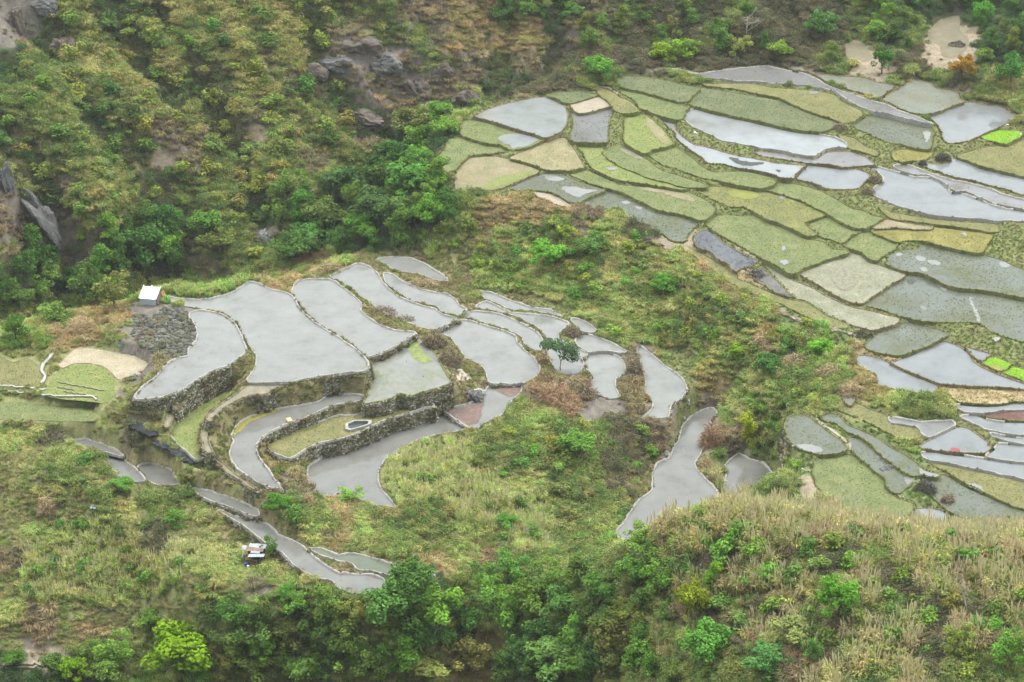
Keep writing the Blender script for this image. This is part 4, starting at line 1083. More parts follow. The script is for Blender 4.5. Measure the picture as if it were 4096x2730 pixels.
def leaves_mesh(name, lobes, n, leaf, seed, mat, fill=.25):
    """leaf-sized faces spread through lobes (x, y, z, rx, ry, rz)"""
    r = np.random.default_rng(seed)
    L = np.array(lobes, float)
    wts = L[:, 3] * L[:, 4] * L[:, 5]; wts = wts ** (2 / 3); wts /= wts.sum()
    pick = r.choice(len(L), n, p=wts)
    d = r.normal(size=(n, 3)); d /= np.linalg.norm(d, axis=1)[:, None]
    rad = np.where(r.random(n) < fill, r.random(n) ** .5, r.uniform(.82, 1.12, n))
    P = L[pick, :3] + d * rad[:, None] * L[pick, 3:]
    keep = P[:, 2] > 0.02
    P, d, pick = P[keep], d[keep], pick[keep]; n = len(P)
    nn = d * .8 + np.array([0, 0, .45]) + r.normal(size=(n, 3)) * .55; nn /= np.linalg.norm(nn, axis=1)[:, None]
    t = np.cross(nn, r.normal(size=(n, 3))); t /= np.linalg.norm(t, axis=1)[:, None] + 1e-9
    b_ = np.cross(nn, t)
    s = leaf * r.uniform(.6, 1.35, n)[:, None]
    V = np.stack([P - t * s, P + b_ * s * .55 + nn * s * .12, P + t * s, P - b_ * s * .55 + nn * s * .12], 1).reshape(-1, 3)
    Fc = (np.arange(n) * 4)[:, None] + np.arange(4)[None]
    me = mesh_from(name, V, Fc, mat)
    lob = r.random(len(L))
    g = np.clip(.55 * r.random(n) + .45 * lob[pick], 0, 1)
    col_attr(me, np.stack([g, 0 * g, 0 * g, 0 * g + 1], 1))
    return me

PROTO = bpy.data.collections.new('plant_prototypes')   # source meshes of the scattered cover, not placed in the scene
def proto(name, me):
    o = bpy.data.objects.new(name, me); PROTO.objects.link(o); return o
kinds = {}
order = []
def reg(kind, meshes):
    kinds[kind] = list(range(len(order), len(order) + len(meshes)))
    for i, m in enumerate(meshes):
        order.append(m); proto('%03d_%s' % (len(order) - 1, kind), m)

def lump(seed, n=5, flat=.6):
    r = random.Random(seed)
    return [(r.uniform(-.55, .55), r.uniform(-.55, .55), r.uniform(.15, .55) * flat / .6, r.uniform(.3, .5), r.uniform(.3, .5), r.uniform(.28, .45)) for _ in range(n)]
reg('grass', [blades_mesh('grass_clump', 120, 1.0, .75, .042, .55, s, 0, .45) for s in (1, 2, 3)])
reg('reed', [blades_mesh('reed_clump', 80, 1.0, .42, .042, .28, s, .1, .42) for s in (4, 5, 6)])
reg('reedg', [blades_mesh('green_reed_clump', 80, 1.0, .45, .045, .3, s, 0, .4) for s in (31, 32, 33)])
reg('tall', [blades_mesh('tall_grass_clump', 75, 1.0, .5, .045, .4, s, .08, .4) for s in (7, 8, 9)])
reg('leafy', [leaves_mesh('leafy_clump', lump(s), 420, .07, s, M_COVER) for s in (11, 12, 13, 14)])
reg('tuft', [blades_mesh('stubble_tuft', 9, .3, .17, .035, .25, s, 0, .12) for s in (21, 22, 23)])

# ------------------------------------------------------------------ scatter of cover (stuff)
def scatter(name, P, kind_ids, rot, scl, tint):
    n = len(P)
    me = bpy.data.meshes.new(name)
    me.vertices.add(n); me.vertices.foreach_set('co', np.asarray(P, np.float32).ravel())
    a = me.attributes.new('pidx', 'INT', 'POINT'); a.data.foreach_set('value', np.asarray(kind_ids, np.int32))
    a = me.attributes.new('rotv', 'FLOAT_VECTOR', 'POINT'); a.data.foreach_set('vector', np.asarray(rot, np.float32).ravel())
    a = me.attributes.new('sclv', 'FLOAT_VECTOR', 'POINT'); a.data.foreach_set('vector', np.asarray(scl, np.float32).ravel())
    c = np.ones((n, 4), np.float32); c[:, :3] = tint
    a = me.attributes.new('tint', 'FLOAT_COLOR', 'POINT'); a.data.foreach_set('color', c.ravel())
    o = obj(name, me, kind='stuff')
    g = bpy.data.node_groups.new(name + '_nodes', 'GeometryNodeTree')
    g.interface.new_socket('Geometry', in_out='INPUT', socket_type='NodeSocketGeometry')
    g.interface.new_socket('Geometry', in_out='OUTPUT', socket_type='NodeSocketGeometry')
    gi = g.nodes.new('NodeGroupInput'); go = g.nodes.new('NodeGroupOutput')
    ip = g.nodes.new('GeometryNodeInstanceOnPoints')
    ci = g.nodes.new('GeometryNodeCollectionInfo'); ci.inputs['Collection'].default_value = PROTO
    ci.inputs['Separate Children'].default_value = True; ci.inputs['Reset Children'].default_value = True
    def attr(nm, t):
        nn = g.nodes.new('GeometryNodeInputNamedAttribute'); nn.data_type = t; nn.inputs['Name'].default_value = nm
        return nn.outputs['Attribute']
    g.links.new(gi.outputs[0], ip.inputs['Points']); g.links.new(ci.outputs[0], ip.inputs['Instance'])
    ip.inputs['Pick Instance'].default_value = True
    g.links.new(attr('pidx', 'INT'), ip.inputs['Instance Index'])
    g.links.new(attr('rotv', 'FLOAT_VECTOR'), ip.inputs['Rotation'])
    g.links.new(attr('sclv', 'FLOAT_VECTOR'), ip.inputs['Scale'])
    g.links.new(ip.outputs[0], go.inputs[0])
    md = o.modifiers.new('cover', 'NODES'); md.node_group = g
    return o

OL = [(.20, .185, .062), (.17, .175, .056), (.22, .2, .078), (.135, .16, .052), (.115, .15, .046), (.19, .175, .07)]
GN = [(.085, .13, .036), (.11, .155, .045), (.14, .165, .05), (.075, .11, .035)]
COVER = {   # kind, plants per m2, size range, palette
    'o': [('grass', 1.25, (1.2, 2.4), OL), ('leafy', .34, (1.1, 2.3), OL + GN)],
    'v': [('grass', 1.4, (.9, 1.8), [(.2, .235, .075), (.17, .215, .065), (.24, .24, .09), (.145, .19, .055), (.22, .2, .085)]), ('leafy', .32, (.8, 1.6), GN + [(.15, .2, .06)])],
    'g': [('leafy', .75, (1.0, 2.1), GN + OL[3:5]), ('grass', .7, (.9, 1.8), OL + GN)],
    'd': [('leafy', .6, (.9, 1.8), [(.04, .08, .03), (.055, .1, .038), (.075, .115, .04)])],
    'b': [('grass', .6, (1.0, 2.1), [(.21, .175, .1), (.17, .14, .09), (.24, .195, .105), (.15, .135, .075), (.19, .185, .08)]), ('leafy', .10, (.7, 1.3), [(.11, .1, .055)])],
    'k': [('leafy', .65, (1.0, 2.0), [(.11, .105, .06), (.09, .095, .05), (.13, .115, .07), (.08, .1, .05)]), ('grass', .6, (.9, 1.7), [(.16, .145, .08), (.12, .115, .06)])],
    'K': [('leafy', .8, (1.0, 2.0), [(.05, .075, .03), (.065, .1, .035), (.085, .1, .045), (.05, .09, .035)]), ('grass', .4, (.8, 1.5), [(.1, .1, .05), (.12, .115, .055)])],
    'r': [('grass', .16, (.5, 1.0), [(.2, .16, .1), (.15, .14, .07)])],
    't': [('grass', 1.1, (.8, 1.6), [(.34, .265, .14), (.28, .22, .11), (.25, .22, .09), (.2, .19, .07)]), ('leafy', .12, (.6, 1.1), GN)],
    's': [('grass', .12, (.4, .8), [(.25, .2, .11)])],
    'y': [('reedg', 1.1, (1.1, 2.0), [(.22, .29, .08), (.18, .27, .07), (.26, .29, .1), (.2, .22, .08)]), ('leafy', .3, (.7, 1.3), [(.12, .19, .045), (.16, .21, .05)])],
    'm': [('grass', 2.2, (.5, .95), [(.185, .205, .075), (.215, .21, .09), (.155, .19, .06), (.2, .185, .085)]), ('reedg', .12, (.7, 1.2), [(.26, .27, .11)])],
    'w': [('grass', 1.8, (.35, .6), [(.105, .16, .045), (.12, .165, .05), (.15, .165, .06)])],
    'R': [('reed', 1.2, (1.0, 1.8), [(.31, .36, .12), (.27, .33, .1), (.35, .34, .14)]), ('grass', .5, (.7, 1.2), [(.13, .15, .05), (.16, .16, .06)])],
    'T': [('tall', 1.4, (1.1, 2.4), [(.34, .31, .12), (.31, .31, .105), (.36, .29, .15), (.22, .25, .08), (.22, .17, .1), (.33, .34, .12)]), ('leafy', .62, (.7, 1.7), [(.1, .15, .042), (.14, .17, .055), (.07, .105, .035), (.11, .1, .05)])],
    ',': [('grass', 3.4, (.22, .45), [(.15, .18, .06), (.13, .165, .05), (.18, .19, .075), (.2, .18, .085)])],
    '.': [('grass', 3.4, (.32, .75), [(.2, .185, .085), (.165, .175, .065), (.22, .185, .1), (.135, .165, .055), (.15, .175, .06)])],
}
def in_view(x, y, z, mu=450, mv=350):
    u, v = project(x, y, z)
    return (u > -mu) & (u < 4096 + mu) & (v > -mv) & (v < 2730 + mv)

CELL = 1.0
LIFT = {'K': 1.45, 'd': 1.5, 'b': 1.35, 'k': 1.35, 'r': 1.3, 't': 1.35, '.': 1.35, ',': 1.45, 'w': 1.35, 'm': 1.5, 'T': 1.6, 'R': 1.7, 'o': 1.8, 'v': 1.8, 'g': 1.75, 'y': 1.45, 's': 1.3}
cx, cy_ = np.meshgrid(np.arange(-130, 130, CELL), np.arange(222, 520, CELL), indexing='ij')
groups = {}
for rep in range(4):
    x = (cx + rng.random(cx.shape) * CELL).ravel(); y = (cy_ + rng.random(cx.shape) * CELL).ravel()
    z = ground(x, y)
    m = in_view(x, y, z); x, y, z = x[m], y[m], z[m]
    dm = grid_at(dmin, x, y); ow = grid_at(OWN, x, y)
    zc = zone_of(x, y, z)
    gg = grid_at(GDN, x, y); zc = np.where((gg > .55) & np.isin(zc, list('ogvb')), 'K', zc)
    clear = np.ones(len(x), bool)
    for (cu_, cv_, cr_) in [(600, 1222, 2.6), (1015, 2255, 2.4)]:
        hh = hit(cu_, cv_); clear &= (x - hh.x) ** 2 + (y - hh.y) ** 2 > cr_ ** 2
    for zk, specs in COVER.items():
        for (kd, dens, sr, pal) in specs:
            if rep >= math.ceil(dens): continue
            pr = dens / math.ceil(dens)
            near_cut = .7 if zk not in '.,' else .4
            sel = (zc == zk) & (ow < 0) & clear & (dm > near_cut) & (rng.random(len(x)) < pr)
            k = int(sel.sum())
            if not k: continue
            s = rng.uniform(sr[0], sr[1], k)
            # smaller close to the water so paddies stay open
            s = s * np.clip(.45 + dm[sel] / 3.5, .45, 1.0)
            if zk in '.,mw': s = rng.uniform(sr[0], sr[1], k)
            pi_ = rng.integers(0, len(pal), k)
            # neighbouring plants lean to the same tint
            ph = np.clip(((fbm(x[sel] * .18, y[sel] * .18, 3) + .5) * len(pal) * 1.2 - .1 * len(pal)).astype(int), 0, len(pal) - 1)
            use = np.where(rng.random(k) < .55, ph, pi_)
            t = np.array(pal)[use] * LIFT.get(zk, 1.5) * rng.uniform(.74, 1.28, (k, 1)) * (1 + rng.uniform(-.08, .08, (k, 3)))
            ids = np.array(kinds[kd])[rng.integers(0, len(kinds[kd]), k)]
            rot = np.stack([rng.uniform(-.15, .15, k), rng.uniform(-.15, .15, k), rng.uniform(0, 6.28, k)], 1)
            sc = np.stack([s, s, s * rng.uniform(.7, 1.1, k)], 1)
            nm = {'grass': 'hillside_grass', 'reed': 'reeds', 'reedg': 'reeds', 'tall': 'ridge_grass', 'leafy': 'undergrowth'}[kd]
            groups.setdefault(nm, []).append((np.stack([x[sel], y[sel], z[sel] - .05], 1), ids, rot, sc, t))
# rough grass on bund shoulders and out of the walls
bp = np.array([(a, b_, c) for a, b_, c, s in BANK_PTS]); st = np.array([s for *_, s in BANK_PTS])
k = len(bp)
pal = {'pale': [(.24, .2, .12), (.2, .18, .1)], 'earth': [(.2, .165, .09), (.165, .15, .065), (.24, .18, .1)], 'grass': [(.19, .2, .07), (.23, .21, .09), (.16, .185, .06)]}
t = np.array([random.choice(pal[s]) for s in st]) * rng.uniform(.75, 1.25, (k, 1))
s = np.where(st == 'pale', rng.uniform(.12, .3, k), rng.uniform(.14, .34, k))
groups['bund_grass'] = [(bp, np.array(kinds['grass'])[rng.integers(0, 3, k)], np.stack([0 * s, 0 * s, rng.uniform(0, 6.28, k)], 1), np.stack([s, s, s], 1), t)]
if WALL_PTS:
    wp = np.array(WALL_PTS); k = len(wp)
    t = np.array([random.choice([(.16, .14, .07), (.12, .13, .05), (.2, .16, .09)]) for _ in range(k)]) * rng.uniform(.75, 1.2, (k, 1))
    s = rng.uniform(.35, .8, k)
    groups['wall_grass'] = [(wp, np.array(kinds['grass'])[rng.integers(0, 3, k)], np.stack([0 * s, 0 * s, rng.uniform(0, 6.28, k)], 1), np.stack([s, s, s * .7], 1), t)]
# stubble and young rice in the fields
for p in PAD:
    if p['kind'] not in TUFT: continue
    dens, sc0, pal = TUFT[p['kind']]
    W = p['W']; x0, x1, y0, y1 = W[:, 0].min(), W[:, 0].max(), W[:, 1].min(), W[:, 1].max()
    n = int((x1 - x0) * (y1 - y0) * dens)
    x = rng.uniform(x0, x1, n); y = rng.uniform(y0, y1, n)
    m = inside(W, x, y)
    for Pw in PATCH:
        if m.any():
            ix = np.where(m)[0]
            bb = (x[ix] > Pw[:, 0].min()) & (x[ix] < Pw[:, 0].max()) & (y[ix] > Pw[:, 1].min()) & (y[ix] < Pw[:, 1].max())
            if bb.any():
                ix = ix[bb]; m[ix[inside(Pw, x[ix], y[ix])]] = False
    f = fbm(x * .16, y * .16, 3) + .5 + rng.normal(0, .13, n)
    if p['kind'] in ('S', 'S2', 'SL', 'SD', 'SG', 'R', 'GB'): m &= (f > .47)
    x, y, f = x[m], y[m], f[m]
    n = len(x)
    if not n: continue
    pi_ = np.clip((f * len(pal) * 1.4 - .2 * len(pal)).astype(int), 0, len(pal) - 1)
    t = np.array(pal)[pi_] * (1.0 if p['kind'] == 'B' else 1.65) * rng.uniform(.8, 1.2, (n, 1))
    s = sc0 * rng.uniform(.7, 1.3, n)
    groups.setdefault('rice_stubble', []).append((np.stack([x, y, np.full(n, p['z'] - .01)], 1), np.array(kinds['tuft'])[rng.integers(0, 3, n)],
                                                  np.stack([0 * s, 0 * s, rng.uniform(0, 6.28, n)], 1), np.stack([s * 1.1, s * 1.1, s * .62], 1), t))
tot = 0
for nm, parts in groups.items():
    A = [np.concatenate([q[i] for q in parts]) for i in range(5)]
    tot += len(A[0])
    scatter(nm, *A)
print('cover instances', tot, {k: sum(len(q[0]) for q in v) for k, v in groups.items()})

# ------------------------------------------------------------------ trees and shrubs
def crown_mesh(seed, kind):
    r = random.Random(seed)
    L = []
    if kind == 'round':
        for i in range(27):
            a = r.uniform(0, 6.28); q = r.uniform(.05, .40); h = r.uniform(.22, .8)
            q *= math.sqrt(max(.1, 1 - ((h - .42) / .55) ** 2))
            s_ = r.uniform(.08, .155); L.append((q * math.cos(a), q * math.sin(a), h, s_, s_, s_ * .8))
        n, lf = 2600, .032
    elif kind == 'spread':
        for i in range(15):
            a = r.uniform(0, 6.28); q = r.uniform(.1, .42); s_ = r.uniform(.1, .18)
            L.append((q * math.cos(a), q * math.sin(a), r.uniform(.55, .85), s_, s_, s_ * .55))
        n, lf = 1700, .032
    elif kind == 'airy':
        for i in range(18):
            a = r.uniform(0, 6.28); q = r.uniform(.05, .4); s_ = r.uniform(.07, .14)
            L.append((q * math.cos(a), q * math.sin(a), r.uniform(.2, .9), s_, s_, s_))
        n, lf = 1500, .03
    elif kind == 'tall':
        for i in range(15):
            h = r.uniform(.12, .9); a = r.uniform(0, 6.28); q = r.uniform(.02, .27) * (1.15 - h * .7); s_ = r.uniform(.1, .19)
            L.append((q * math.cos(a), q * math.sin(a), h, s_, s_, s_ * .8))
        n, lf = 2200, .032
    else:   # bush
        for i in range(9):
            a = r.uniform(0, 6.28); q = r.uniform(.0, .33); s_ = r.uniform(.14, .24)
            L.append((q * math.cos(a), q * math.sin(a), r.uniform(.15, .65), s_, s_, s_ * 1.0))
        n, lf = 700, .06
    return leaves_mesh('crown', L, n, lf, seed, M_LEAF, .3), L

CROWNS = {k: [crown_mesh(s + 10 * i, k) for s in range(nv)] for i, (k, nv) in enumerate([('round', 4), ('spread', 3), ('airy', 3), ('tall', 3), ('bush', 5)])}

def trunk_mesh(seed, lobes, hc, fork=.45):
    """unit tree: trunk from z=0 to the crown, limbs to some lobes (x, y in crown widths, z in tree heights; hc = crown bottom / tree height)"""
    r = random.Random(seed); m = MB()
    top = hc + (1 - hc) * .35
    p0, p1, p2 = Vector((0, 0, -.05)), Vector((r.uniform(-.02, .02), r.uniform(-.02, .02), top * .55)), Vector((r.uniform(-.04, .04), r.uniform(-.04, .04), top))
    m.tube([p0, p1, p2], [.036, .026, .014], 6)
    for l in lobes[:8]:
        e = Vector((l[0], l[1], hc + (1 - hc) * l[2] * .92))
        a = p1.lerp(p2, r.uniform(.1, .9))
        m.tube([a, a.lerp(e, .5) + Vector((0, 0, .03)), e], [.014, .009, .004], 5)
    return m

_tm = {}
def make_tree(base, w, h, hc, kind, var, col, label, cat='tree', group=None, name='tree', bark=None, rz=None):
    """a tree standing at base: crown width w, total height h, crown from hc*h up"""
    me, L = CROWNS[kind][var % len(CROWNS[kind])]
    t = thing(name, label, cat, base, random.uniform(0, 6.28) if rz is None else rz, group)
    c = obj('crown', me, t, (0, 0, hc * h), None, (w, w, h * (1 - hc)))
    c.color = (col[0] * 1.6 + .018, col[1] * 1.58 + .014, col[2] * .9 + .006, 1)
    key = (kind, var % len(CROWNS[kind]), round(hc, 1), bark)
    if key not in _tm:
        _tm[key] = trunk_mesh(var + 3, L, round(hc, 1)).mesh('trunk', bark or M_BARK, True)
    obj('trunk', _tm[key], t, None, None, (w, w, h))
    return t

def tree_at(u, v, wpx, hpx, kind, var, col, label, group=None, name='tree', cat='tree', hc=.12, bark=None, rz=None):
    """crown centred where the photograph shows it"""
    g = hit(u, min(v + hpx * .35, 2726))
    dx, dy, dz = ray(u, v)
    s = pxm(g); w = wpx / s; h = hpx / s / cp
    y = g.y + 0.0
    x = y * dx / dy; zc = CAM_Z + y * dz / dy
    gz = float(ground(x, y))
    top = max(zc + h * .5, gz + h * .7)
    H = top - gz
    hcb = max(hc * .5, min(.75, (H - h) / H))
    return make_tree((x, y, gz), w, H, hcb, kind, var, col, label, cat, group, name, bark, rz)

DK, MG, LG, YG, BG, OLV, BLU, PAL = (.035, .085, .028), (.06, .125, .036), (.095, .19, .045), (.15, .21, .03), (.08, .2, .04), (.11, .13, .05), (.06, .12, .06), (.2, .21, .1)
T = [   # u, v, width px, height px, kind, tint, label
    (560, 1000, 235, 215, 'round', (.03, .085, .03), 'big round dark green tree behind the white hut'),
    (430, 1160, 170, 150, 'round', (.055, .12, .03), 'leafy green tree left of and behind the white hut'),
    (455, 1185, 175, 160, 'airy', (.12, .135, .065), 'dusty olive grey tree just left of the white hut'),
    (215, 1255, 130, 100, 'round', (.1, .17, .06), 'pale green bushy tree above the left fields'),
    (60, 1330, 120, 140, 'round', (.05, .11, .03), 'dark bushy tree at the left edge above the fields'),
    (75, 1200, 140, 120, 'round', (.06, .115, .045), 'green tree at the left edge under the hillside'),
    (1575, 640, 200, 190, 'round', (.032, .09, .032), 'tall dark green tree crowning the gully grove'),
    (1640, 500, 190, 160, 'round', (.09, .115, .055), 'olive green tree below the brown cliff'),
    (1755, 460, 120, 110, 'round', (.07, .16, .045), 'fresh green tree left of the brightest pond'),
    (1640, 735, 220, 190, 'round', (.06, .165, .05), 'mid green spreading tree right of the gully grove'),
    (1380, 740, 200, 170, 'round', (.038, .085, .045), 'bluish dark tree in the middle of the gully'),
    (1300, 860, 190, 150, 'round', (.06, .095, .04), 'dull green tree low in the gully'),
    (1500, 840, 220, 170, 'round', (.038, .08, .04), 'broad dark tree above the tall yellow grass'),
    (1450, 920, 190, 140, 'round', (.065, .16, .035), 'bright green tree at the gully foot'),
    (1260, 935, 210, 150, 'round', (.05, .13, .045), 'green tree beside the stream rocks'),
    (1180, 990, 220, 130, 'round', (.035, .085, .03), 'dark tree right above the terrace rim'),
    (830, 905, 150, 120, 'round', (.06, .14, .04), 'small bright tree on the lower far hillside'),
    (880, 985, 200, 130, 'airy', (.075, .1, .04), 'thin grey green tree at the foot of the far hillside'),
    (2650, 215, 130, 105, 'round', (.12, .19, .025), 'yellow green bush at the left of the far rim row'),
    (2750, 205, 140, 105, 'round', (.095, .175, .03), 'yellow green bush in the middle of the far rim row'),
    (2400, 285, 145, 115, 'round', (.065, .17, .04), 'bright green round bush beyond the olive corner field'),
    (2960, 200, 110, 100, 'airy', (.15, .18, .075), 'pale green shrub tree right of the far rim row'),
    (3055, 175, 75, 95, 'tall', (.04, .11, .03), 'slim dark green tree on the far rim'),
    (3120, 205, 110, 90, 'round', (.1, .17, .035), 'low light green bush right of the slim dark tree'),
    (3530, 255, 95, 120, 'round', (.04, .12, .03), 'small dark green tree below the bare tan field'),
    (3850, 285, 125, 130, 'round', (.2, .115, .02), 'orange brown leafed tree at the far right'),
    (4045, 290, 130, 180, 'round', (.045, .14, .045), 'tall green tree at the far right edge'),
    (3290, 110, 150, 130, 'round', (.05, .12, .05), 'green tree on the far slope left of the bare field'),
    (3930, 60, 100, 110, 'round', (.06, .18, .035), 'vivid green tree right of the bare tan field'),
    (2190, 1030, 165, 140, 'round', (.085, .225, .04), 'vivid light green bush in the middle of the slope'),
    (2370, 985, 150, 120, 'round', (.06, .125, .045), 'mid green bush right of the vivid slope bush'),
    (2660, 1145, 120, 90, 'round', (.06, .175, .035), 'bright bush on the right part of the slope'),
    (3065, 1470, 125, 110, 'round', (.035, .105, .04), 'dark green bush under the dry plumes'),
    (2950, 1415, 85, 90, 'round', (.14, .24, .03), 'lime green bush left of the dry plumes'),
    (3285, 1390, 110, 75, 'round', (.09, .23, .035), 'fresh green bush at the edge of the dark green crop'),
    (2995, 1725, 130, 165, 'tall', (.19, .23, .03), 'yellow green bush beside the channel paddy'),
    (2320, 1790, 170, 120, 'round', (.075, .165, .045), 'green bush inside the reed slope'),
    (2025, 2100, 110, 80, 'round', (.06, .16, .04), 'small green bush low on the reed slope'),
    (1110, 2010, 115, 70, 'round', (.045, .13, .025), 'dense green bush beside the end of the stone wall'),
    (1400, 1990, 130, 70, 'airy', (.1, .21, .05), 'light green bush standing in the edge of the big brown grey paddy'),
    (1145, 2385, 90, 110, 'airy', (.07, .2, .05), 'young light green tree below the tin shed'),
    (490, 1945, 110, 65, 'round', (.07, .17, .045), 'round green bush above the lower left meadow'),
    (700, 2080, 110, 90, 'round', (.06, .14, .04), 'green bush right of the meadow path'),
    (1080, 2200, 90, 120, 'airy', (.06, .14, .045), 'green bush growing against the right side of the tin shed'),
    (725, 2610, 330, 220, 'round', (.095, .175, .012), 'big vivid yellow green tree in the lower left foreground'),
    (290, 2690, 150, 130, 'round', (.085, .165, .012), 'yellow green bush at the bottom left road'),
    (55, 2635, 110, 60, 'round', (.04, .1, .025), 'dark round bush beside the pale road'),
    (1000, 2580, 220, 190, 'airy', (.07, .13, .05), 'loose grey green tree right of the vivid yellow green tree'),
    (1560, 2440, 260, 220, 'round', (.05, .125, .042), 'large mid green tree in the bottom middle'),
    (1750, 2450, 260, 210, 'round', (.09, .19, .04), 'lighter green tree right of the large middle tree'),
    (1900, 2470, 120, 180, 'airy', (.12, .15, .07), 'thin tree with pale yellowish foliage in the middle foreground'),
    (1420, 2470, 120, 130, 'airy', (.17, .19, .075), 'pale flowering tree left of the large middle tree'),
    (1870, 2630, 230, 170, 'airy', (.21, .2, .1), 'cream flowering tree in the bottom middle'),
    (1700, 2680, 250, 130, 'round', (.19, .22, .1), 'pale green flowering tree at the bottom edge'),
    (2230, 2650, 290, 200, 'round', (.075, .15, .06), 'blue green leafy tree at the bottom'),
    (2080, 2400, 180, 150, 'round', (.08, .17, .035), 'yellowish green rounded tree in the foreground row'),
    (2250, 2430, 200, 160, 'round', (.055, .13, .05), 'soft green tree in the foreground row'),
    (2400, 2360, 180, 150, 'round', (.065, .15, .045), 'green tree at the foot of the grassy ridge'),
    (2170, 2540, 180, 150, 'round', (.04, .105, .04), 'dark green tree in the shaded hollow'),
    (2080, 2620, 150, 160, 'round', (.05, .125, .05), 'deep green tree between the flowering and blue green trees'),
    (2420, 2520, 170, 160, 'round', (.075, .115, .045), 'olive tree below the ridge foot'),
    (3360, 2410, 210, 230, 'round', (.065, .18, .028), 'vivid green round tree on the grassy ridge'),
    (2850, 2320, 130, 150, 'tall', (.1, .2, .03), 'bright green tree on the left flank of the ridge'),
    (2780, 2400, 170, 190, 'round', (.13, .165, .02), 'mustard yellow green tree on the left flank of the ridge'),
    (2830, 2590, 230, 200, 'round', (.06, .17, .045), 'leaning green tree at the lower left of the ridge'),
    (3160, 2540, 200, 130, 'spread', (.14, .175, .095), 'pale flat topped tree on the ridge front'),
    (3070, 2650, 220, 150, 'round', (.05, .135, .06), 'blue green tree at the bottom of the ridge'),
    (3250, 2610, 110, 120, 'airy', (.06, .15, .05), 'small thin green tree near the bottom of the ridge'),
    (4020, 2600, 210, 190, 'airy', (.065, .165, .035), 'green feathery bush in the bottom right corner'),
    (3830, 2560, 150, 110, 'airy', (.1, .14, .045), 'olive feathery bush at the lower right'),
    (2560, 2150, 150, 120, 'airy', (.1, .18, .045), 'light green shrub tree at the left end of the ridge crest'),
    (2600, 2240, 190, 130, 'airy', (.08, .145, .045), 'green shrub tree just under the ridge crest'),
]
taken = []
for i, (u, v, w, h, kd, col, lab) in enumerate(T):
    t = tree_at(u, v, w * 1.05, h * 1.02, kd, i, col, lab, hc=.15)
    taken.append((u, v, max(w, h) * .5))

# the lone tree in the paddies: slender forked trunk under a flat two-part crown
def lone_tree():
    g = hit(2245, 1490)
    s = pxm(g); k = 1 / s
    root = thing('lone_tree', 'lone flat topped tree with a slim forked trunk among the paddies', 'tree', g)
    def P(u, v, dy=0): return Vector(((u - 2245) * k, dy, (1490 - v) * k / cp))
    m = MB()
    f = P(2243, 1446)
    m.tube([Vector((0, 0, -.3)), P(2240, 1475), f], [.13, .11, .09])
    m.tube([f, P(2235, 1430, .1), P(2215, 1405, .3)], [.07, .05, .03]); m.tube([f, P(2255, 1430), P(2285, 1400, -.3)], [.07, .05, .03])
    m.tube([P(2235, 1430, .1), P(2245, 1410, .6), P(2250, 1390, .9)], [.05, .035, .02]); m.tube([P(2215, 1405, .3), P(2190, 1385, .2), P(2180, 1372, 0)], [.03, .025, .015])
    m.tube([P(2285, 1400, -.3), P(2305, 1405, -.5), P(2310, 1425, -.6)], [.03, .02, .012])
    obj('trunk', m.mesh('trunk', M_PALEBARK, True), root)
    L = []
    for (u, v, r) in [(2185, 1368, 20), (2200, 1380, 20), (2175, 1384, 16), (2222, 1376, 18), (2235, 1395, 20), (2215, 1398, 15), (2262, 1392, 22), (2285, 1385, 22), (2272, 1408, 22), (2295, 1402, 20), (2255, 1415, 18), (2300, 1425, 17), (2285, 1436, 14), (2230, 1362, 12), (2190, 1398, 12), (2305, 1440, 10)]:
        q = P(u, v, random.uniform(-1, 1)); L.append((q.x, q.y, q.z, r * k * 1.15, r * k * 1.3, r * k * .8))
    c = obj('crown', leaves_mesh('crown', L, 2400, .17, 77, M_LEAF, .3), root); c.color = (.1, .175, .075, 1)
lone_tree()

# further trees that nothing tells apart: gully grove, far slope, foreground
BULK = []
def fill_trees(zone_chars, vr, ur, n, gap, wr, cols, name, label, group, kinds_=('round', 'airy', 'tall')):
    c = 0
    for _ in range(n * 40):
        u, v = random.uniform(*ur), random.uniform(*vr)
        z = ZMA[min(27, max(0, int(v / 100))), min(40, max(0, int(u / 100)))]
        if z not in zone_chars: continue
        if any((u - a) ** 2 + ((v - b_) * 1.3) ** 2 < (gap + r * .45) ** 2 for a, b_, r in taken): continue
        g = hit(u, v)
        if float(grid_at(dmin, np.array([g.x]), np.array([g.y]))[0]) < 3.2: continue
        w = random.uniform(*wr); h = w * random.uniform(.75, 1.1)
        ci = random.randrange(len(cols)); col = tuple(q * random.uniform(.85, 1.15) for q in cols[ci][0])
        tr = tree_at(u, v - h * .2, w, h, random.choice(kinds_), random.randrange(20), col, '%s %s' % (cols[ci][1], label), group + ', ' + cols[ci][1], name, hc=.12)
        BULK.append((tr, u, v, cols[ci][1], 'tree')); taken.append((u, v, w * .5)); c += 1
        if c >= n: break
    return c
gc = [((.04, .095, .032), 'dark green'), ((.06, .13, .04), 'mid green'), ((.085, .165, .045), 'light green'), ((.09, .12, .045), 'olive green')]
n1 = fill_trees('d', (350, 1250), (-50, 1950), 46, 38, (110, 190), gc[:3], 'gully_tree', 'leafy tree in the gully beyond the left terraces', 'gully trees')
n2 = fill_trees('dg', (-60, 240), (1900, 4150), 60, 34, (70, 130), gc, 'hillside_tree', 'bushy tree on the far slope above the right terraces', 'far slope trees')
n3 = fill_trees('gd', (2330, 2760), (900, 2700), 60, 46, (130, 230), gc, 'foreground_tree', 'tree in the mixed foreground thicket', 'foreground thicket trees')
n4 = fill_trees('gd', (2500, 2760), (200, 1000), 10, 60, (130, 200), gc[:3], 'foreground_tree', 'tree in the lower left foreground', 'lower left trees')
print('fill trees', n1, n2, n3, n4)

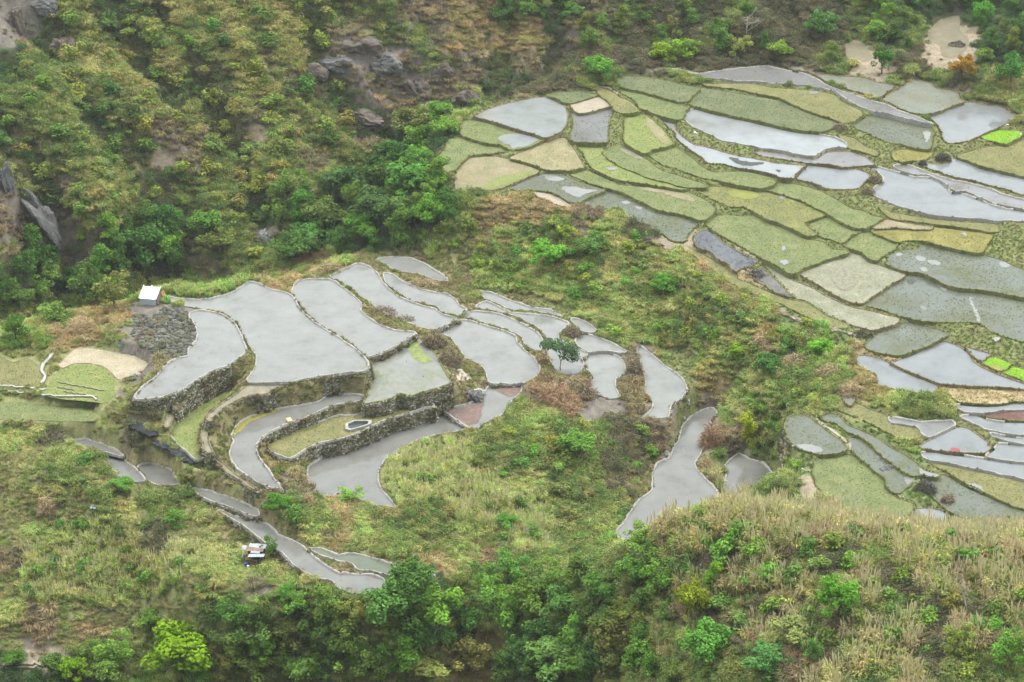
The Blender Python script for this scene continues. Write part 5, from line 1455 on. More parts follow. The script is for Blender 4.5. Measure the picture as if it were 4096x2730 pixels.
# shrubs one can tell apart: the larger clumps, each an object of its own
def fill_shrubs(zone_chars, vr, ur, n, gap, wr, cols, label, group):
    c = 0
    for _ in range(n * 40):
        u, v = random.uniform(*ur), random.uniform(*vr)
        z = ZMA[min(27, max(0, int(v / 100))), min(40, max(0, int(u / 100)))]
        if z not in zone_chars: continue
        if any((u - a) ** 2 + ((v - b_) * 1.3) ** 2 < (gap + r * .8) ** 2 for a, b_, r in taken): continue
        g = hit(u, v)
        if float(grid_at(dmin, np.array([g.x]), np.array([g.y]))[0]) < 2.0: continue
        s = pxm(g); w = random.uniform(*wr) / s
        ci = random.randrange(len(cols)); col = tuple(q * random.uniform(.85, 1.2) for q in cols[ci][0])
        o = obj('shrub', CROWNS['bush'][random.randrange(5)][0], None, g - Vector((0, 0, .1)), (0, 0, random.uniform(0, 6.28)), (w, w * random.uniform(.8, 1.1), w * random.uniform(.55, .85)),
                label='%s %s' % (cols[ci][1], label), category='shrub', group=group + ', ' + cols[ci][1])
        o.color = (col[0] * 1.38, col[1] * 1.5, col[2] * 1.1, 1)
        BULK.append((o, u, v, cols[ci][1], 'shrub')); taken.append((u, v, w * s * .5)); c += 1
        if c >= n: break
    return c
sc_ = [((.15, .15, .05), 'olive'), ((.1, .14, .042), 'green'), ((.155, .17, .055), 'yellowish'), ((.065, .1, .035), 'dark green')]
m1 = fill_shrubs('ogk', (0, 1050), (0, 1400), 130, 26, (70, 125), sc_, 'shrub on the far left hillside', 'far hillside shrubs')
m2 = fill_shrubs('ogky', (880, 1900), (1550, 3300), 90, 24, (55, 100), [((.09, .165, .04), 'fresh green'), ((.12, .14, .05), 'olive'), ((.17, .2, .05), 'yellow green')], 'shrub on the slope between the terrace groups', 'middle slope shrubs')
m3 = fill_shrubs('ogyR', (1850, 2500), (0, 2500), 48, 34, (50, 105), [((.08, .145, .042), 'green'), ((.13, .145, .05), 'olive'), ((.1, .18, .045), 'light green')], 'shrub on the grassy lower slope', 'lower slope shrubs')
m4 = fill_shrubs('TgkvbK', (2110, 2720), (2500, 4096), 75, 34, (70, 150), [((.09, .15, .04), 'green'), ((.13, .15, .05), 'olive'), ((.12, .2, .045), 'light green')], 'shrub among the ridge grass', 'ridge shrubs')
print('shrubs', m1, m2, m3, m4)

# each numerous tree or shrub is told by what it grows beside
LM = [(u, v, l) for u, v, w, h, kd, c_, l in T] + [(1015, 2240, 'tin shed'), (605, 1200, 'white hut'), (2245, 1400, 'lone flat topped tree'), (2700, 640, 'glinting channel pond'), (1750, 1280, 'long grey paddy'), (900, 1300, 'largest pale flooded paddy'),
      (2950, 1600, 'right end paddy of the left terraces'), (1700, 1900, 'big brown grey paddy'), (500, 1400, 'fallow straw plot'), (420, 1480, 'green vegetable plot'), (500, 1850, 'muddy ponds of the lower left'), (1500, 2280, 'green tinted pond'), (1300, 2250, 'long brown channel paddy'),
      (2750, 1900, 'long channel paddy'), (2980, 1900, 'dark half hidden pond'), (3780, 140, 'bare tan field'), (3430, 190, 'little bare tan field'), (180, 850, 'long grey rock slab'), (185, 25, 'top left grey rock face'), (1550, 255, 'grey outcrop in the brown cliff'), (1350, 240, 'wide grey scree rock'),
      (1780, 290, 'dark brown crag'), (655, 350, 'narrow brown crag'), (250, 180, 'rusty brown crag'), (1065, 940, 'white stream boulder'), (1108, 370, 'white stones on the hillside soil'), (650, 2178, 'meadow rock pile'), (290, 2420, 'pale stone row'), (2985, 150, 'white dead tree'), (3370, 2050, 'bare saplings on the ridge crest'),
      (200, 1745, 'dark brush heap in the left fields'), (3035, 1370, 'tall tan plume clump'), (2230, 1590, 'rusty dead reed mass'), (3130, 1300, 'dark green crop'), (2830, 1000, 'dark speckled pond'), (2000, 800, 'tan stubble field on the left lip'), (2050, 450, 'brightest rounded pond'), (200, 2540, 'pale bottom left road'), (1850, 150, 'tan grass of the brown cliff'),
      (1000, 600, 'reddish soil strip'), (640, 560, 'small bare soil patch on the hillside'), (900, 700, 'pale soil scar of the lower hillside'), (20, 700, 'dark cliff rock at the left edge')]
usedl = {}
for o, u, v, colour, noun in BULK:
    order_ = sorted(LM, key=lambda q: (q[0] - u) ** 2 + (q[1] - v) ** 2)[:6]
    lab = None
    for lu, lv_, ln in order_:
        dx, dy = u - lu, v - lv_
        side = ('right of' if dx > 0 else 'left of') if abs(dx) > abs(dy) else ('below' if dy > 0 else 'above')
        for pre in ('', 'further '):
            l_ = '%s %s %s%s the %s' % (colour, noun, pre, side, ln)
            if len(l_.split()) <= 16 and l_ not in usedl:
                lab = l_; break
        if lab: break
    if lab:
        usedl[lab] = 1; o['label'] = lab
# bare trees
def bare_tree(name, u, v, hpx, lean, label, seed, n=9, col=None, spread=.5, rad=.09):
    g = hit(u, v); h = hpx / pxm(g) / cp
    r = random.Random(seed)
    root = thing(name, label, 'bare tree', g)
    m = MB(); b_ = MB()
    top = Vector((lean * h, 0, h * .75))
    m.tube([Vector((0, 0, -.3)), top * .4 + Vector((r.uniform(-.1, .1), 0, 0)), top], [rad, rad * .75, rad * .4])
    obj('trunk', m.mesh('trunk', col or M_PALEBARK, True), root)
    for i in range(n):
        a = top * r.uniform(.3, 1.0); az = r.uniform(0, 6.28)
        e = a + Vector((math.cos(az) * h * spread * r.uniform(.4, 1), math.sin(az) * h * spread * .6, h * r.uniform(.1, .38)))
        mid = a.lerp(e, .5) + Vector((0, 0, -.04 * h))
        b_.tube([a, mid, e], [rad * .5, rad * .35, rad * .15], 5)
        for _ in range(2):
            e2 = mid.lerp(e, .4) + Vector((r.uniform(-1, 1), r.uniform(-1, 1), r.uniform(.2, 1))) * h * .16
            b_.tube([mid.lerp(e, .3), e2], [rad * .28, rad * .12], 4)
    obj('branches', b_.mesh('branches', col or M_PALEBARK, True), root)
bare_tree('dead_tree', 2985, 152, 105, .02, 'white leafless dead tree on the brown far slope', 1, 13, None, .75, .13)
bare_tree('dead_tree', 1565, 900, 95, -.35, 'bare white sapling at the edge of the gully grove', 2, 5, None, .25, .07)
bare_tree('dead_tree', 1590, 860, 70, -.1, 'second bare white sapling right of the first in the gully grove', 3, 4, None, .25, .07)
bare_tree('dead_tree', 1660, 840, 65, -.3, 'bare white sapling nearest the tan left lip field', 4, 4, None, .2, .07)
bare_tree('dead_tree', 3372, 2075, 150, -.08, 'tallest bare twiggy sapling standing on the ridge crest', 5, 9, None, .22, .05)
bare_tree('dead_tree', 3400, 2070, 120, .12, 'bare forked sapling right of the tallest on the ridge crest', 6, 7, None, .25, .05)
bare_tree('dead_tree', 3285, 2025, 70, -.12, 'single bare stick left on the ridge crest', 7, 2, None, .1, .05)
bare_tree('dead_tree', 3880, 2480, 190, -.25, 'grey leaning dead tree on the ridge front', 8, 6, None, .25, .07)
bare_tree('pale_trunk_tree', 1715, 2640, 220, .22, 'bare pale trunk rising before the large middle tree', 9, 6, None, .22, .12)
bare_tree('dead_tree', 1660, 2660, 100, -.2, 'short pale slanting trunk left of the bare pale trunk', 10, 2, None, .15, .08)

# ------------------------------------------------------------------ rocks, brush heaps
M_ROCK = {}
def rock_mat(name, c1, c2):
    m, nt, out = new_mat(name)
    p = N(nt, 'ShaderNodeBsdfPrincipled')
    n = noise_node(nt, .9, 8, .72); r = ramp(nt, n.outputs[0], [(.3, c1), (.68, c2)])
    n2 = noise_node(nt, 5, 5, .7); r2 = ramp(nt, n2.outputs[0], [(.3, (.6, .6, .6)), (.7, (1.3, 1.3, 1.3))])
    nt.links.new(mixc(nt, 1.0, r.outputs[0], r2.outputs[0], 'MULTIPLY'), p.inputs['Base Color'])
    p.inputs['Roughness'].default_value = .92; p.inputs['Specular IOR Level'].default_value = .15
    b = N(nt, 'ShaderNodeBump'); b.inputs['Strength'].default_value = .9; b.inputs['Distance'].default_value = .2
    nt.links.new(n2.outputs[0], b.inputs['Height']); nt.links.new(b.outputs[0], p.inputs['Normal'])
    nt.links.new(p.outputs[0], out.inputs[0]); return m
M_ROCK['grey'] = rock_mat('grey_rock', (.085, .082, .08), (.2, .196, .196))
M_ROCK['brown'] = rock_mat('brown_rock', (.09, .075, .063), (.18, .155, .13))
M_ROCK['white'] = rock_mat('pale_rock', (.3, .29, .27), (.48, .47, .44))
M_ROCK['dark'] = rock_mat('dark_rock', (.06, .06, .065), (.16, .16, .165))

def rock_mesh(seed, rough=.6, sub=4):
    bm = bmesh.new(); bmesh.ops.create_icosphere(bm, subdivisions=sub, radius=1)
    r = np.random.default_rng(seed); off = r.uniform(0, 50, 3)
    P = np.array([v.co[:] for v in bm.verts])
    d = fbm(P[:, 0] * 1.3 + off[0] + P[:, 2] * .7, P[:, 1] * 1.3 + off[1] - P[:, 2] * .9, 3) * 2 * rough + fbm(P[:, 0] * 4 + off[2], P[:, 1] * 4 + P[:, 2] * 4, 2) * .5 * rough
    for k in range(5):   # chop facets
        a = r.normal(size=3); a /= np.linalg.norm(a); t = P @ a
        P = P - np.maximum(t - .72, 0)[:, None] * a
    P = P * (1 + d)[:, None]
    for v, q in zip(bm.verts, P): v.co = q
    me = bpy.data.meshes.new('rock'); bm.to_mesh(me); bm.free()
    return me
def rock(u, v, wpx, hpx, mat, label, seed, name='boulder', cat='boulder', depth=.8, rot=0.0, up=.0, tilt=0.0):
    g = hit(u, min(v + hpx * .25, 2725)); s = pxm(g)
    me = rock_mesh(seed); me.materials.append(M_ROCK[mat])
    w, h = wpx / s / 2, hpx / s / 2
    o = obj(name, me, None, g + Vector((0, w * depth * .2, h * up)), (0, rot, tilt), (w, max(w, h) * depth, h), label=label, category=cat)
    return o
# outcrops on the far hillside (tall slabs leaning with the slope)
rock(185, 850, 110, 250, 'grey', 'long grey bare rock slab on the left hillside', 1, 'rock_outcrop', 'rock outcrop', .5, -.45)
rock(120, 790, 80, 120, 'grey', 'pale upper block of the long grey rock slab', 2, 'rock_outcrop', 'rock outcrop', .5, -.4)
rock(185, 25, 110, 90, 'grey', 'grey rock face at the top left corner', 3, 'rock_outcrop', 'rock outcrop', .6)
rock(60, 60, 70, 150, 'brown', 'brown streaked rock face at the top left corner', 4, 'rock_outcrop', 'rock outcrop', .6)
rock(1550, 255, 110, 85, 'grey', 'grey rock outcrop in the brown cliff, right of its twin', 5, 'rock_outcrop', 'rock outcrop', .6)
rock(1350, 240, 150, 80, 'grey', 'wide grey scree rock in the middle of the brown cliff', 6, 'rock_outcrop', 'rock outcrop', .6)
rock(1780, 290, 90, 100, 'brown', 'dark brown crag below the tan grass', 7, 'rock_outcrop', 'rock outcrop', .6)
rock(1430, 185, 170, 90, 'brown', 'broad brown rock face above the wide grey scree', 50, 'rock_outcrop', 'rock outcrop', .6)
rock(1250, 290, 120, 80, 'brown', 'brown rock at the left end of the brown cliff', 51, 'rock_outcrop', 'rock outcrop', .6)
rock(1660, 340, 120, 120, 'brown', 'tall brown rock face right of the grey outcrop', 52, 'rock_outcrop', 'rock outcrop', .6)
rock(1460, 465, 190, 90, 'brown', 'low dark brown rock face at the foot of the brown cliff', 53, 'rock_outcrop', 'rock outcrop', .6)
rock(1870, 385, 120, 90, 'brown', 'brown crag beside the corner of the brightest pond', 54, 'rock_outcrop', 'rock outcrop', .6)
rock(1720, 190, 110, 90, 'brown', 'brown rock left of the tan cliff grass', 55, 'rock_outcrop', 'rock outcrop', .6)
rock(655, 350, 50, 90, 'brown', 'narrow brown crag on the left hillside', 8, 'rock_outcrop', 'rock outcrop', .6, -.3)
rock(250, 180, 90, 110, 'brown', 'rusty brown crag left of the olive shrubs', 9, 'rock_outcrop', 'rock outcrop', .6)
rock(20, 700, 60, 150, 'dark', 'dark cliff rock at the left edge', 10, 'rock_outcrop', 'rock outcrop', .6)
rock(1065, 940, 60, 60, 'white', 'white stream boulder glimpsed in the gully', 11)
rock(1085, 965, 40, 26, 'white', 'small white rock below the stream boulder', 12)
rock(1108, 380, 24, 20, 'white', 'largest white stone on the hillside soil', 13)
rock(1127, 362, 16, 14, 'white', 'white stone right of the largest on the hillside soil', 14)
rock(1040, 420, 12, 22, 'white', 'small upright white stone on the hillside', 15)
rock(1605, 1598, 60, 48, 'dark', 'dark mossy boulder on the terrace edge below the weedy pale paddy', 16)
rock(1890, 1585, 100, 75, 'grey', 'big grey boulder beside the red weed pond', 17)
rock(1925, 1570, 50, 55, 'white', 'pale block on top of the big grey boulder', 18)
rock(3990, 1362, 38, 24, 'white', 'pale flat boulder in the wet field at the right edge', 19)
rock(2752, 1618, 18, 30, 'white', 'upright white stone in the wall above the channel paddy', 20)
rock(2736, 1682, 16, 18, 'white', 'lower white stone in the wall above the channel paddy', 21)
rock(2665, 1815, 42, 30, 'white', 'whitish rock jutting into the channel paddy', 22)
rock(2608, 1950, 36, 18, 'grey', 'grey rock on the bank of the channel paddy', 23)
rock(2550, 2068, 20, 12, 'white', 'white stone in the water at the low end of the channel paddy', 24)
rock(700, 1215, 46, 34, 'brown', 'brown rock lump by the white hut', 27)
rock(555, 1500, 26, 20, 'white', 'pale stone in the fallow plot', 30)
rock(530, 1515, 36, 26, 'dark', 'grey boulder on the bank of the narrow curved paddy', 31)
rock(650, 2178, 50, 34, 'dark', 'dark boulder in the meadow rock pile', 32)
rock(628, 2172, 30, 26, 'grey', 'grey boulder left in the meadow rock pile', 33)
rock(605, 2175, 16, 14, 'white', 'small pale stone at the left of the meadow rock pile', 34)
rock(680, 2182, 34, 26, 'dark', 'right end boulder of the meadow rock pile', 35)
rock(125, 1915, 26, 16, 'white', 'pale stone in the grass at the left edge', 36)
rock(535, 2060, 26, 14, 'white', 'pale flat stone in the upper meadow', 37)
rock(760, 2275, 14, 26, 'grey', 'grey stone standing below the meadow path', 38)
rock(3060, 1700, 0.1 + 14, 10, 'white', 'tiny white stone in the grassy slope', 39)
rock(1340, 2320, 18, 12, 'white', 'pale stone by the end of the long brown channel paddy', 40)
rock(2215, 2060, 12, 10, 'grey', 'tiny grey stone on the reed slope', 41)
rock(3545, 1880, 60, 38, 'grey', 'grey rubble block at the end of the dark ditch', 42)
# grey rubble heaped on the mound
mp, msz = [], []
for _ in range(1500):
    a = random.uniform(0, 6.28); q = math.sqrt(random.random())
    u, v = 665 + math.cos(a) * q * 135, 1325 + math.sin(a) * q * 95
    if u < 600 and v < 1235: continue
    hh = hit(u, v)
    if float(grid_at(dmin, np.array([hh.x]), np.array([hh.y]))[0]) < .3 or (u - 600) ** 2 + (v - 1215) ** 2 < 55 ** 2: continue
    mp.append((hh.x, hh.y, hh.z)); msz.append(random.choice([.2, .25, .3, .35, .5, .8]))
for _ in range(420):
    t_ = random.random(); hh = hit(795 - 240 * t_ + random.uniform(-22, 22), 1370 + 215 * t_ + random.uniform(-26, 26))
    mp.append((hh.x, hh.y, hh.z)); msz.append(random.choice([.25, .35, .5, .7]))
nr = np.random.default_rng(9).normal(size=(len(mp), 3)) * .35 + np.array([0, -.5, .8]); nr /= np.linalg.norm(nr, axis=1)[:, None]
obj('rubble', stones_mesh(np.array(mp), nr, np.array(msz), 99, .4), kind='stuff')
# row of white stones along the meadow path
k = 0
for i in range(34):
    t = i / 33; u = 20 + t * 520 + random.uniform(-6, 6); v = 2420 + 45 * max(0, t - .2) + random.uniform(-4, 4)
    if random.random() < .25: continue
    rock(u, v, random.uniform(9, 17), random.uniform(7, 12), 'white' if random.random() < .6 else 'grey', 'stone in the pale row edging the meadow path', 60 + i % 6, 'stone', 'stone')['group'] = 'row of stones along the meadow path'
# stones strewn on the right terraces
for i, (u, v) in enumerate([(3508, 1022), (3528, 1012), (3546, 1003), (3516, 1035)]):
    rock(u, v, 12, 10, 'white', 'pale stone strewn beside the brush line of the green plot', 70 + i, 'stone', 'stone')['group'] = 'stones beside the brush line'

M_BRUSH = {'brown': simple_mat('dead_brush', (.22, .175, .115), .5, 1.5), 'dark': simple_mat('dark_brush', (.085, .075, .07), .5, 1.5), 'tan': simple_mat('dry_reed', (.42, .32, .19), .45, 1.5), 'rust': simple_mat('rusty_dead_reed', (.36, .23, .14), .5, 1.5)}
def brush_heap(u, v, wpx, hpx, mat, label, seed, n=260, group=None):
    g = hit(u, v + hpx * .3); s = pxm(g); w = wpx / s / 2; h = hpx / s
    r = np.random.default_rng(seed)
    V, Fc = [], []
    for i in range(int(n * 2.6)):
        a = r.uniform(0, 6.28); q = math.sqrt(r.random()); bump = .7 + .5 * vnoise(np.array([math.cos(a) * q * 2.2 + seed * 3.1]), np.array([math.sin(a) * q * 2.2]))[0]
        x, y = math.cos(a) * q * w * bump, math.sin(a) * q * w * .8 * bump
        z = h * .75 * (1 - q * q) * r.random() * bump; L = r.uniform(.25, .6) * max(.6, h * .55)
        d = np.array([math.cos(a) * .3 + r.normal() * .7, math.sin(a) * .3 + r.normal() * .7, r.uniform(-.3, 1.1)]); d /= np.linalg.norm(d)
        sdir = np.cross(d, r.normal(size=3)); sdir /= np.linalg.norm(sdir); sdir *= r.uniform(.02, .055)
        p_ = np.array([x, y, z]); k0 = len(V)
        V += [p_ - sdir, p_ + sdir, p_ + d * L * .6 + sdir * .8, p_ + d * L * .6 - sdir * .8, p_ + d * L - np.array([0, 0, L * .3])]
        Fc += [(k0, k0 + 1, k0 + 2, k0 + 3), (k0 + 3, k0 + 2, k0 + 4)]
    o = obj('brush_heap', mesh_from('brush', V, Fc, M_BRUSH[mat]), None, g, label=label, category='brush heap')
    if group: o['group'] = group
    return o
brush_heap(200, 1745, 140, 60, 'dark', 'dark dead brush heap in the left fields', 1)
brush_heap(3360, 505, 60, 34, 'brown', 'dark brown brush heap right of the long smooth pond', 2)
brush_heap(3770, 628, 60, 44, 'dark', 'dark brush heap on the notched pond corner', 3)
brush_heap(3690, 655, 34, 26, 'dark', 'small round brush clump left of the dark heap', 4)
brush_heap(3500, 715, 60, 55, 'brown', 'upper brown brush clump between the two big right ponds', 5)
brush_heap(3470, 765, 60, 40, 'brown', 'lower brown brush clump between the two big right ponds', 6)
brush_heap(3020, 1095, 110, 60, 'dark', 'dark burnt brush pile at the end of the dark speckled pond', 7)
brush_heap(2230, 1590, 190, 130, 'rust', 'large rusty dead reed mass below the lone tree', 8, 900)
brush_heap(2150, 1560, 90, 70, 'rust', 'left lobe of dead reeds beside the rounded rim', 9, 400)
brush_heap(2330, 1560, 120, 90, 'brown', 'right lobe of dead reeds by the horn shaped paddy', 10, 450)
brush_heap(2280, 1650, 80, 90, 'rust', 'drooping dead reed tuft below the rusty mass', 11, 350)
brush_heap(3700, 1945, 90, 70, 'dark', 'dark brush heap beside the ditch end', 12)
brush_heap(3790, 2000, 70, 60, 'brown', 'brown brush heap below the dark one', 13)
brush_heap(3265, 1325, 0.1 + 90, 30, 'brown', 'grey brown straw heap on the dark green crop edge', 14)
brush_heap(3450, 1335, 90, 36, 'dark', 'black burnt heap where the earth path ends', 15)
brush_heap(3830, 177, 85, 26, 'dark', 'black ash heap on the bare tan field', 16)
brush_heap(3035, 1370, 90, 90, 'tan', 'tall dry tan plume clump on the slope', 17, 500)
brush_heap(3190, 1440, 160, 60, 'tan', 'dry reed bank below the fresh green bush', 18, 600)
brush_heap(3330, 1480, 130, 60, 'tan', 'dry reed bank next to the grey pond shore', 19, 500)
brush_heap(3400, 1555, 120, 90, 'tan', 'willowy olive grass clump on the grey pond shore', 20, 500)
brush_heap(330, 1300, 140, 80, 'tan', 'pinkish dry reeds above the left fields', 21, 500)
brush_heap(215, 1335, 80, 60, 'rust', 'rust brown dry reeds left of the pinkish ones', 22, 300)
brush_heap(1180, 1080, 110, 40, 'tan', 'tan dry reeds left on the terrace top rim', 23, 300)
brush_heap(1330, 1065, 130, 50, 'tan', 'tan dry reeds behind the long grey paddy', 24, 400)
brush_heap(1700, 1130, 120, 45, 'tan', 'dry tan grass on the strip above the slim wedge', 25, 400)
brush_heap(1520, 1245, 130, 60, 'brown', 'brown grass on the bank of the smooth grey paddy', 26, 500)
brush_heap(1620, 1280, 90, 40, 'brown', 'brown grass at the low end of that bank', 27, 300)
brush_heap(1740, 1360, 90, 90, 'brown', 'brown grass on the upper bank of the weedy pale paddy', 28, 450)
brush_heap(1800, 1430, 90, 90, 'brown', 'brown grass on the lower bank of the weedy pale paddy', 29, 450)
brush_heap(2290, 1320, 80, 60, 'brown', 'brown tufted mound on the upper right rim', 30, 350)
brush_heap(2170, 1430, 50, 70, 'tan', 'orange dry grass beside the rounded rim', 31, 300)
brush_heap(2840, 1740, 70, 140, 'rust', 'orange brown dry grass falling from the channel bund', 32, 500)
brush_heap(2820, 1850, 50, 60, 'tan', 'orange straw heap at the bend of the channel bund', 33, 250)
brush_heap(2540, 1470, 60, 110, 'brown', 'brown grass bank right of the horn shaped paddy', 34, 400)
brush_heap(1940, 2250, 100, 60, 'rust', 'rust brown grass tussock on the lower slope', 35, 350)
brush_heap(1230, 2010, 70, 90, 'tan', 'tan dry grass bank at the tip of the grassy shelf', 36, 350)
brush_heap(190, 2010, 70, 110, 'tan', 'pinkish tall dry grass tussock in the upper meadow', 37, 300)
brush_heap(1290, 2140, 80, 50, 'brown', 'brown grass tuft above the green tinted pond', 38, 300)

# ------------------------------------------------------------------ white hut
M_WHITE = simple_mat('white_painted_sheet', (.6, .655, .73), .1, 1.0, .45, .4)
M_RIB = simple_mat('white_ridge_rib', (.68, .76, .88), .06, 1.0, .45, .4)
M_BRN = simple_mat('weathered_timber', (.17, .115, .095), .35, 3.0)
M_ORG = simple_mat('orange_plank', (.36, .17, .09), .2, 3.0, .8)
M_TIN = simple_mat('weathered_tin', (.30, .33, .36), .3, 2.5, .5, .4)
M_RUST = simple_mat('rusty_tin', (.24, .15, .12), .5, 3.0, .7)
M_DARKT = simple_mat('dark_timber', (.05, .045, .045), .4, 3.0)
M_BLUE = simple_mat('blue_plastic', (.03, .12, .35), .15, 2.0, .4, .5)
M_YEL = simple_mat('cream_yellow_plastic', (.72, .54, .24), .08, 2.0, .45, .4)
M_DRUM = simple_mat('dark_rubber_tub', (.05, .055, .065), .2, 2.0, .6)
M_CLOTH = simple_mat('white_cloth', (.78, .79, .8), .06, 2.0, .9)
M_STRAWC = simple_mat('straw_hat', (.6, .5, .3), .15, 3.0, .9)

def frame_at(u, v, z=None):
    g = hit(u, v)
    return g, 1 / pxm(g)

def white_hut():
    g, k = frame_at(600, 1228)
    z0 = g.z - .2
    W, D, H = 2.8, 2.6, 1.45
    root = thing('white_hut', 'small hut of white sheet metal with a lean-to roof on the rocky mound', 'hut', (g.x - .1, g.y + 1.5, z0), -.16)
    rise = .75
    m = MB()
    # timber carcass below the roof, deeper than the siding
    vs = [(-W/2+.06, -D/2+.06, 0), (W/2-.06, -D/2+.06, 0), (W/2-.06, D/2-.06, 0), (-W/2+.06, D/2-.06, 0), (-W/2+.06, -D/2+.06, H-.06), (W/2-.06, -D/2+.06, H-.06), (W/2-.06, D/2-.06, H+rise-.06), (-W/2+.06, D/2-.06, H+rise-.06)]
    m.add(vs, [(3,2,1,0),(4,5,6,7),(0,1,5,4),(1,2,6,5),(2,3,7,6),(3,0,4,7)])
    obj('wall', m.mesh('wall', M_BRN), root)
    for i in range(9):
        b_ = MB(); b_.box((0, -D/2, .1 + i * .17), (W, .05, .155), Matrix.Rotation(.12, 3, 'X'))
        obj('siding_board', b_.mesh('siding_board', M_WHITE), root)
    for sx in (-1,):
        for i in range(9):
            b_ = MB(); b_.box((sx * W/2, 0, .1 + i * .17), (.05, D, .155)); obj('siding_board', b_.mesh('siding_board', M_WHITE), root)
    ang = math.atan2(rise, D)
    R = Matrix.Rotation(ang, 3, 'X')
    for sx in (-1, 1):
        b_ = MB(); n = 9; wd = W/2 + .1
        # corrugated sheet: ridged strips
        vs, fs = [], []
        for i in range(n * 2 + 1):
            x = -wd/2 + wd * i / (n * 2); zz = .018 * (i % 2)
            for yy in (-D/2 - .25, D/2 + .2):
                for t in (0, -.02):
                    vs.append(R @ Vector((x, yy, zz + t)))
        for i in range(n * 2):
            a, c = i * 4, (i + 1) * 4
            fs += [(a, c, c + 2, a + 2), (a + 1, a + 3, c + 3, c + 1), (a, a + 1, c + 1, c), (a + 2, c + 2, c + 3, a + 3)]
        fs += [(0, 2, 3, 1), (n * 8, n * 8 + 1, n * 8 + 3, n * 8 + 2)]
        b_.add(vs, fs)
        obj('roof_sheet', b_.mesh('roof_sheet', M_WHITE), root, (sx * (W/4 + .03), 0, H + rise/2 + .06 + (.012 if sx > 0 else 0)))
    for x in (-W/2 - .06, -.12, .06, W/2 + .04):
        b_ = MB(); b_.box((0, .06, 0), (.1, D + .65, .12), R); obj('roof_rib', b_.mesh('roof_rib', M_RIB), root, (x, 0, H + rise/2 + .15))
    b_ = MB(); b_.tube([(-.9, D/2-.4, H+rise*.9+.18), (.1, -D/2, H+.2)], .025); obj('wire', b_.mesh('wire', M_BRN), root)
    b_ = MB(); b_.box((0, 0, .9), (.06, 2.2, 1.8), Matrix.Rotation(-.18, 3, 'Y')); obj('side_door', b_.mesh('side_door', M_BRN), root, (W/2 + .12, -.1, 0))
white_hut()
g, k = frame_at(652, 1205)
m = MB(); m.box((0, 0, .75), (.07, 1.5, 1.5), Matrix.Rotation(-.3, 3, 'Y')); m.box((-.06, -.5, .75), (.05, .08, 1.65), Matrix.Rotation(-.3, 3, 'Y'))
obj('plank_panel', m.mesh('plank_panel', M_ORG), None, g + Vector((.1, .8, -.1)), (0, 0, -.16), label='orange plank panel leaning at the right side of the white hut', category='panel')

def tin_shed():
    g, k = frame_at(1015, 2262)
    root = thing('tin_shed', 'ramshackle field shed with a patched rusty tin roof in the meadow', 'shed', (g.x + .1, g.y + .6, g.z), -.25)
    W, D, H = 2.3, 1.6, 1.7
    for sx in (-1, 1):
        for sy in (-1, 1):
            b_ = MB(); b_.tube([(sx * W/2 * .9, sy * D/2 * .9, -.3), (sx * W/2 * .9, sy * D/2 * .9, H + (.5 if sy > 0 else 0))], .05); obj('post', b_.mesh('post', M_BRN), root)
    b_ = MB(); b_.box((0, D/2 * .85, H/2), (W * .9, .06, H)); obj('back_wall', b_.mesh('back_wall', M_DARKT), root)
    b_ = MB(); b_.box((W * .42, 0, H/2 - .1), (.05, D * .85, H)); obj('side_wall', b_.mesh('side_wall', M_DARKT), root)
    for i in range(5):
        b_ = MB(); b_.box((-.15, -D/2 * .9, .12 + i * .2), (W * .62, .05, .17), Matrix.Rotation(random.uniform(-.03, .03), 3, 'Y')); obj('board', b_.mesh('board', M_BRN if i % 2 else M_RUST), root)
    def sheet_(name, cx, cy_, w, d, mat, rx, ry, z):
        b_ = MB(); n = 8; vs, fs = [], []
        for i in range(n + 1):
            y = -d/2 + d * i / n; zz = .02 * (i % 2)
            for xx in (-w/2, w/2):
                for t in (0, -.015): vs.append(Vector((xx, y, zz + t)))
        for i in range(n):
            a, c = i * 4, (i + 1) * 4
            fs += [(a, a + 2, c + 2, c), (a + 1, c + 1, c + 3, a + 3), (a, c, c + 1, a + 1), (a + 2, a + 3, c + 3, c + 2)]
        fs += [(0, 1, 3, 2), (n * 4, n * 4 + 2, n * 4 + 3, n * 4 + 1)]
        b_.add(vs, fs); o = obj(name, b_.mesh(name, mat), root, (cx, cy_, z), (rx, ry, 0)); return o
    sheet_('roof_sheet', .2, .75, 2.2, .75, M_TIN, .3, -.12, H + .62)
    sheet_('roof_sheet', 0, .2, 2.3, .7, M_RUST, .32, -.1, H + .42)
    sheet_('roof_sheet', .25, -.25, 1.2, .4, M_TIN, .3, -.14, H + .33)
    sheet_('roof_sheet', .55, -.75, 2.1, .55, M_TIN, .22, -.2, H + .2)
    sheet_('side_sheet', -1.45, -.1, .6, 1.3, M_TIN, .2, -1.2, 1.25)
    sheet_('side_sheet', -1.25, .4, .8, .7, M_TIN, .25, .15, H + .3)
    root.scale = (1.2, 1.2, 1.0)
    return root, g
tin, g = tin_shed()
m = MB(); m.tube([(0, 0, 0), (0, 0, .15), (0, 0, .5), (0, 0, .55)], [.2, .24, .24, .19], 12)
obj('blue_drum', m.mesh('blue_drum', M_BLUE, False), None, g + Vector((-1.05, -.25, -.05)), label='blue plastic drum beside the tin shed', category='drum')
m = MB(); m.box((0, 0, .16), (.34, .3, .34), None, .85)
obj('white_sack', m.mesh('sack', M_CLOTH), None, g + Vector((-.75, -.6, -.05)), (0, 0, .4), label='whitish sack on the ground left of the tin shed', category='sack')

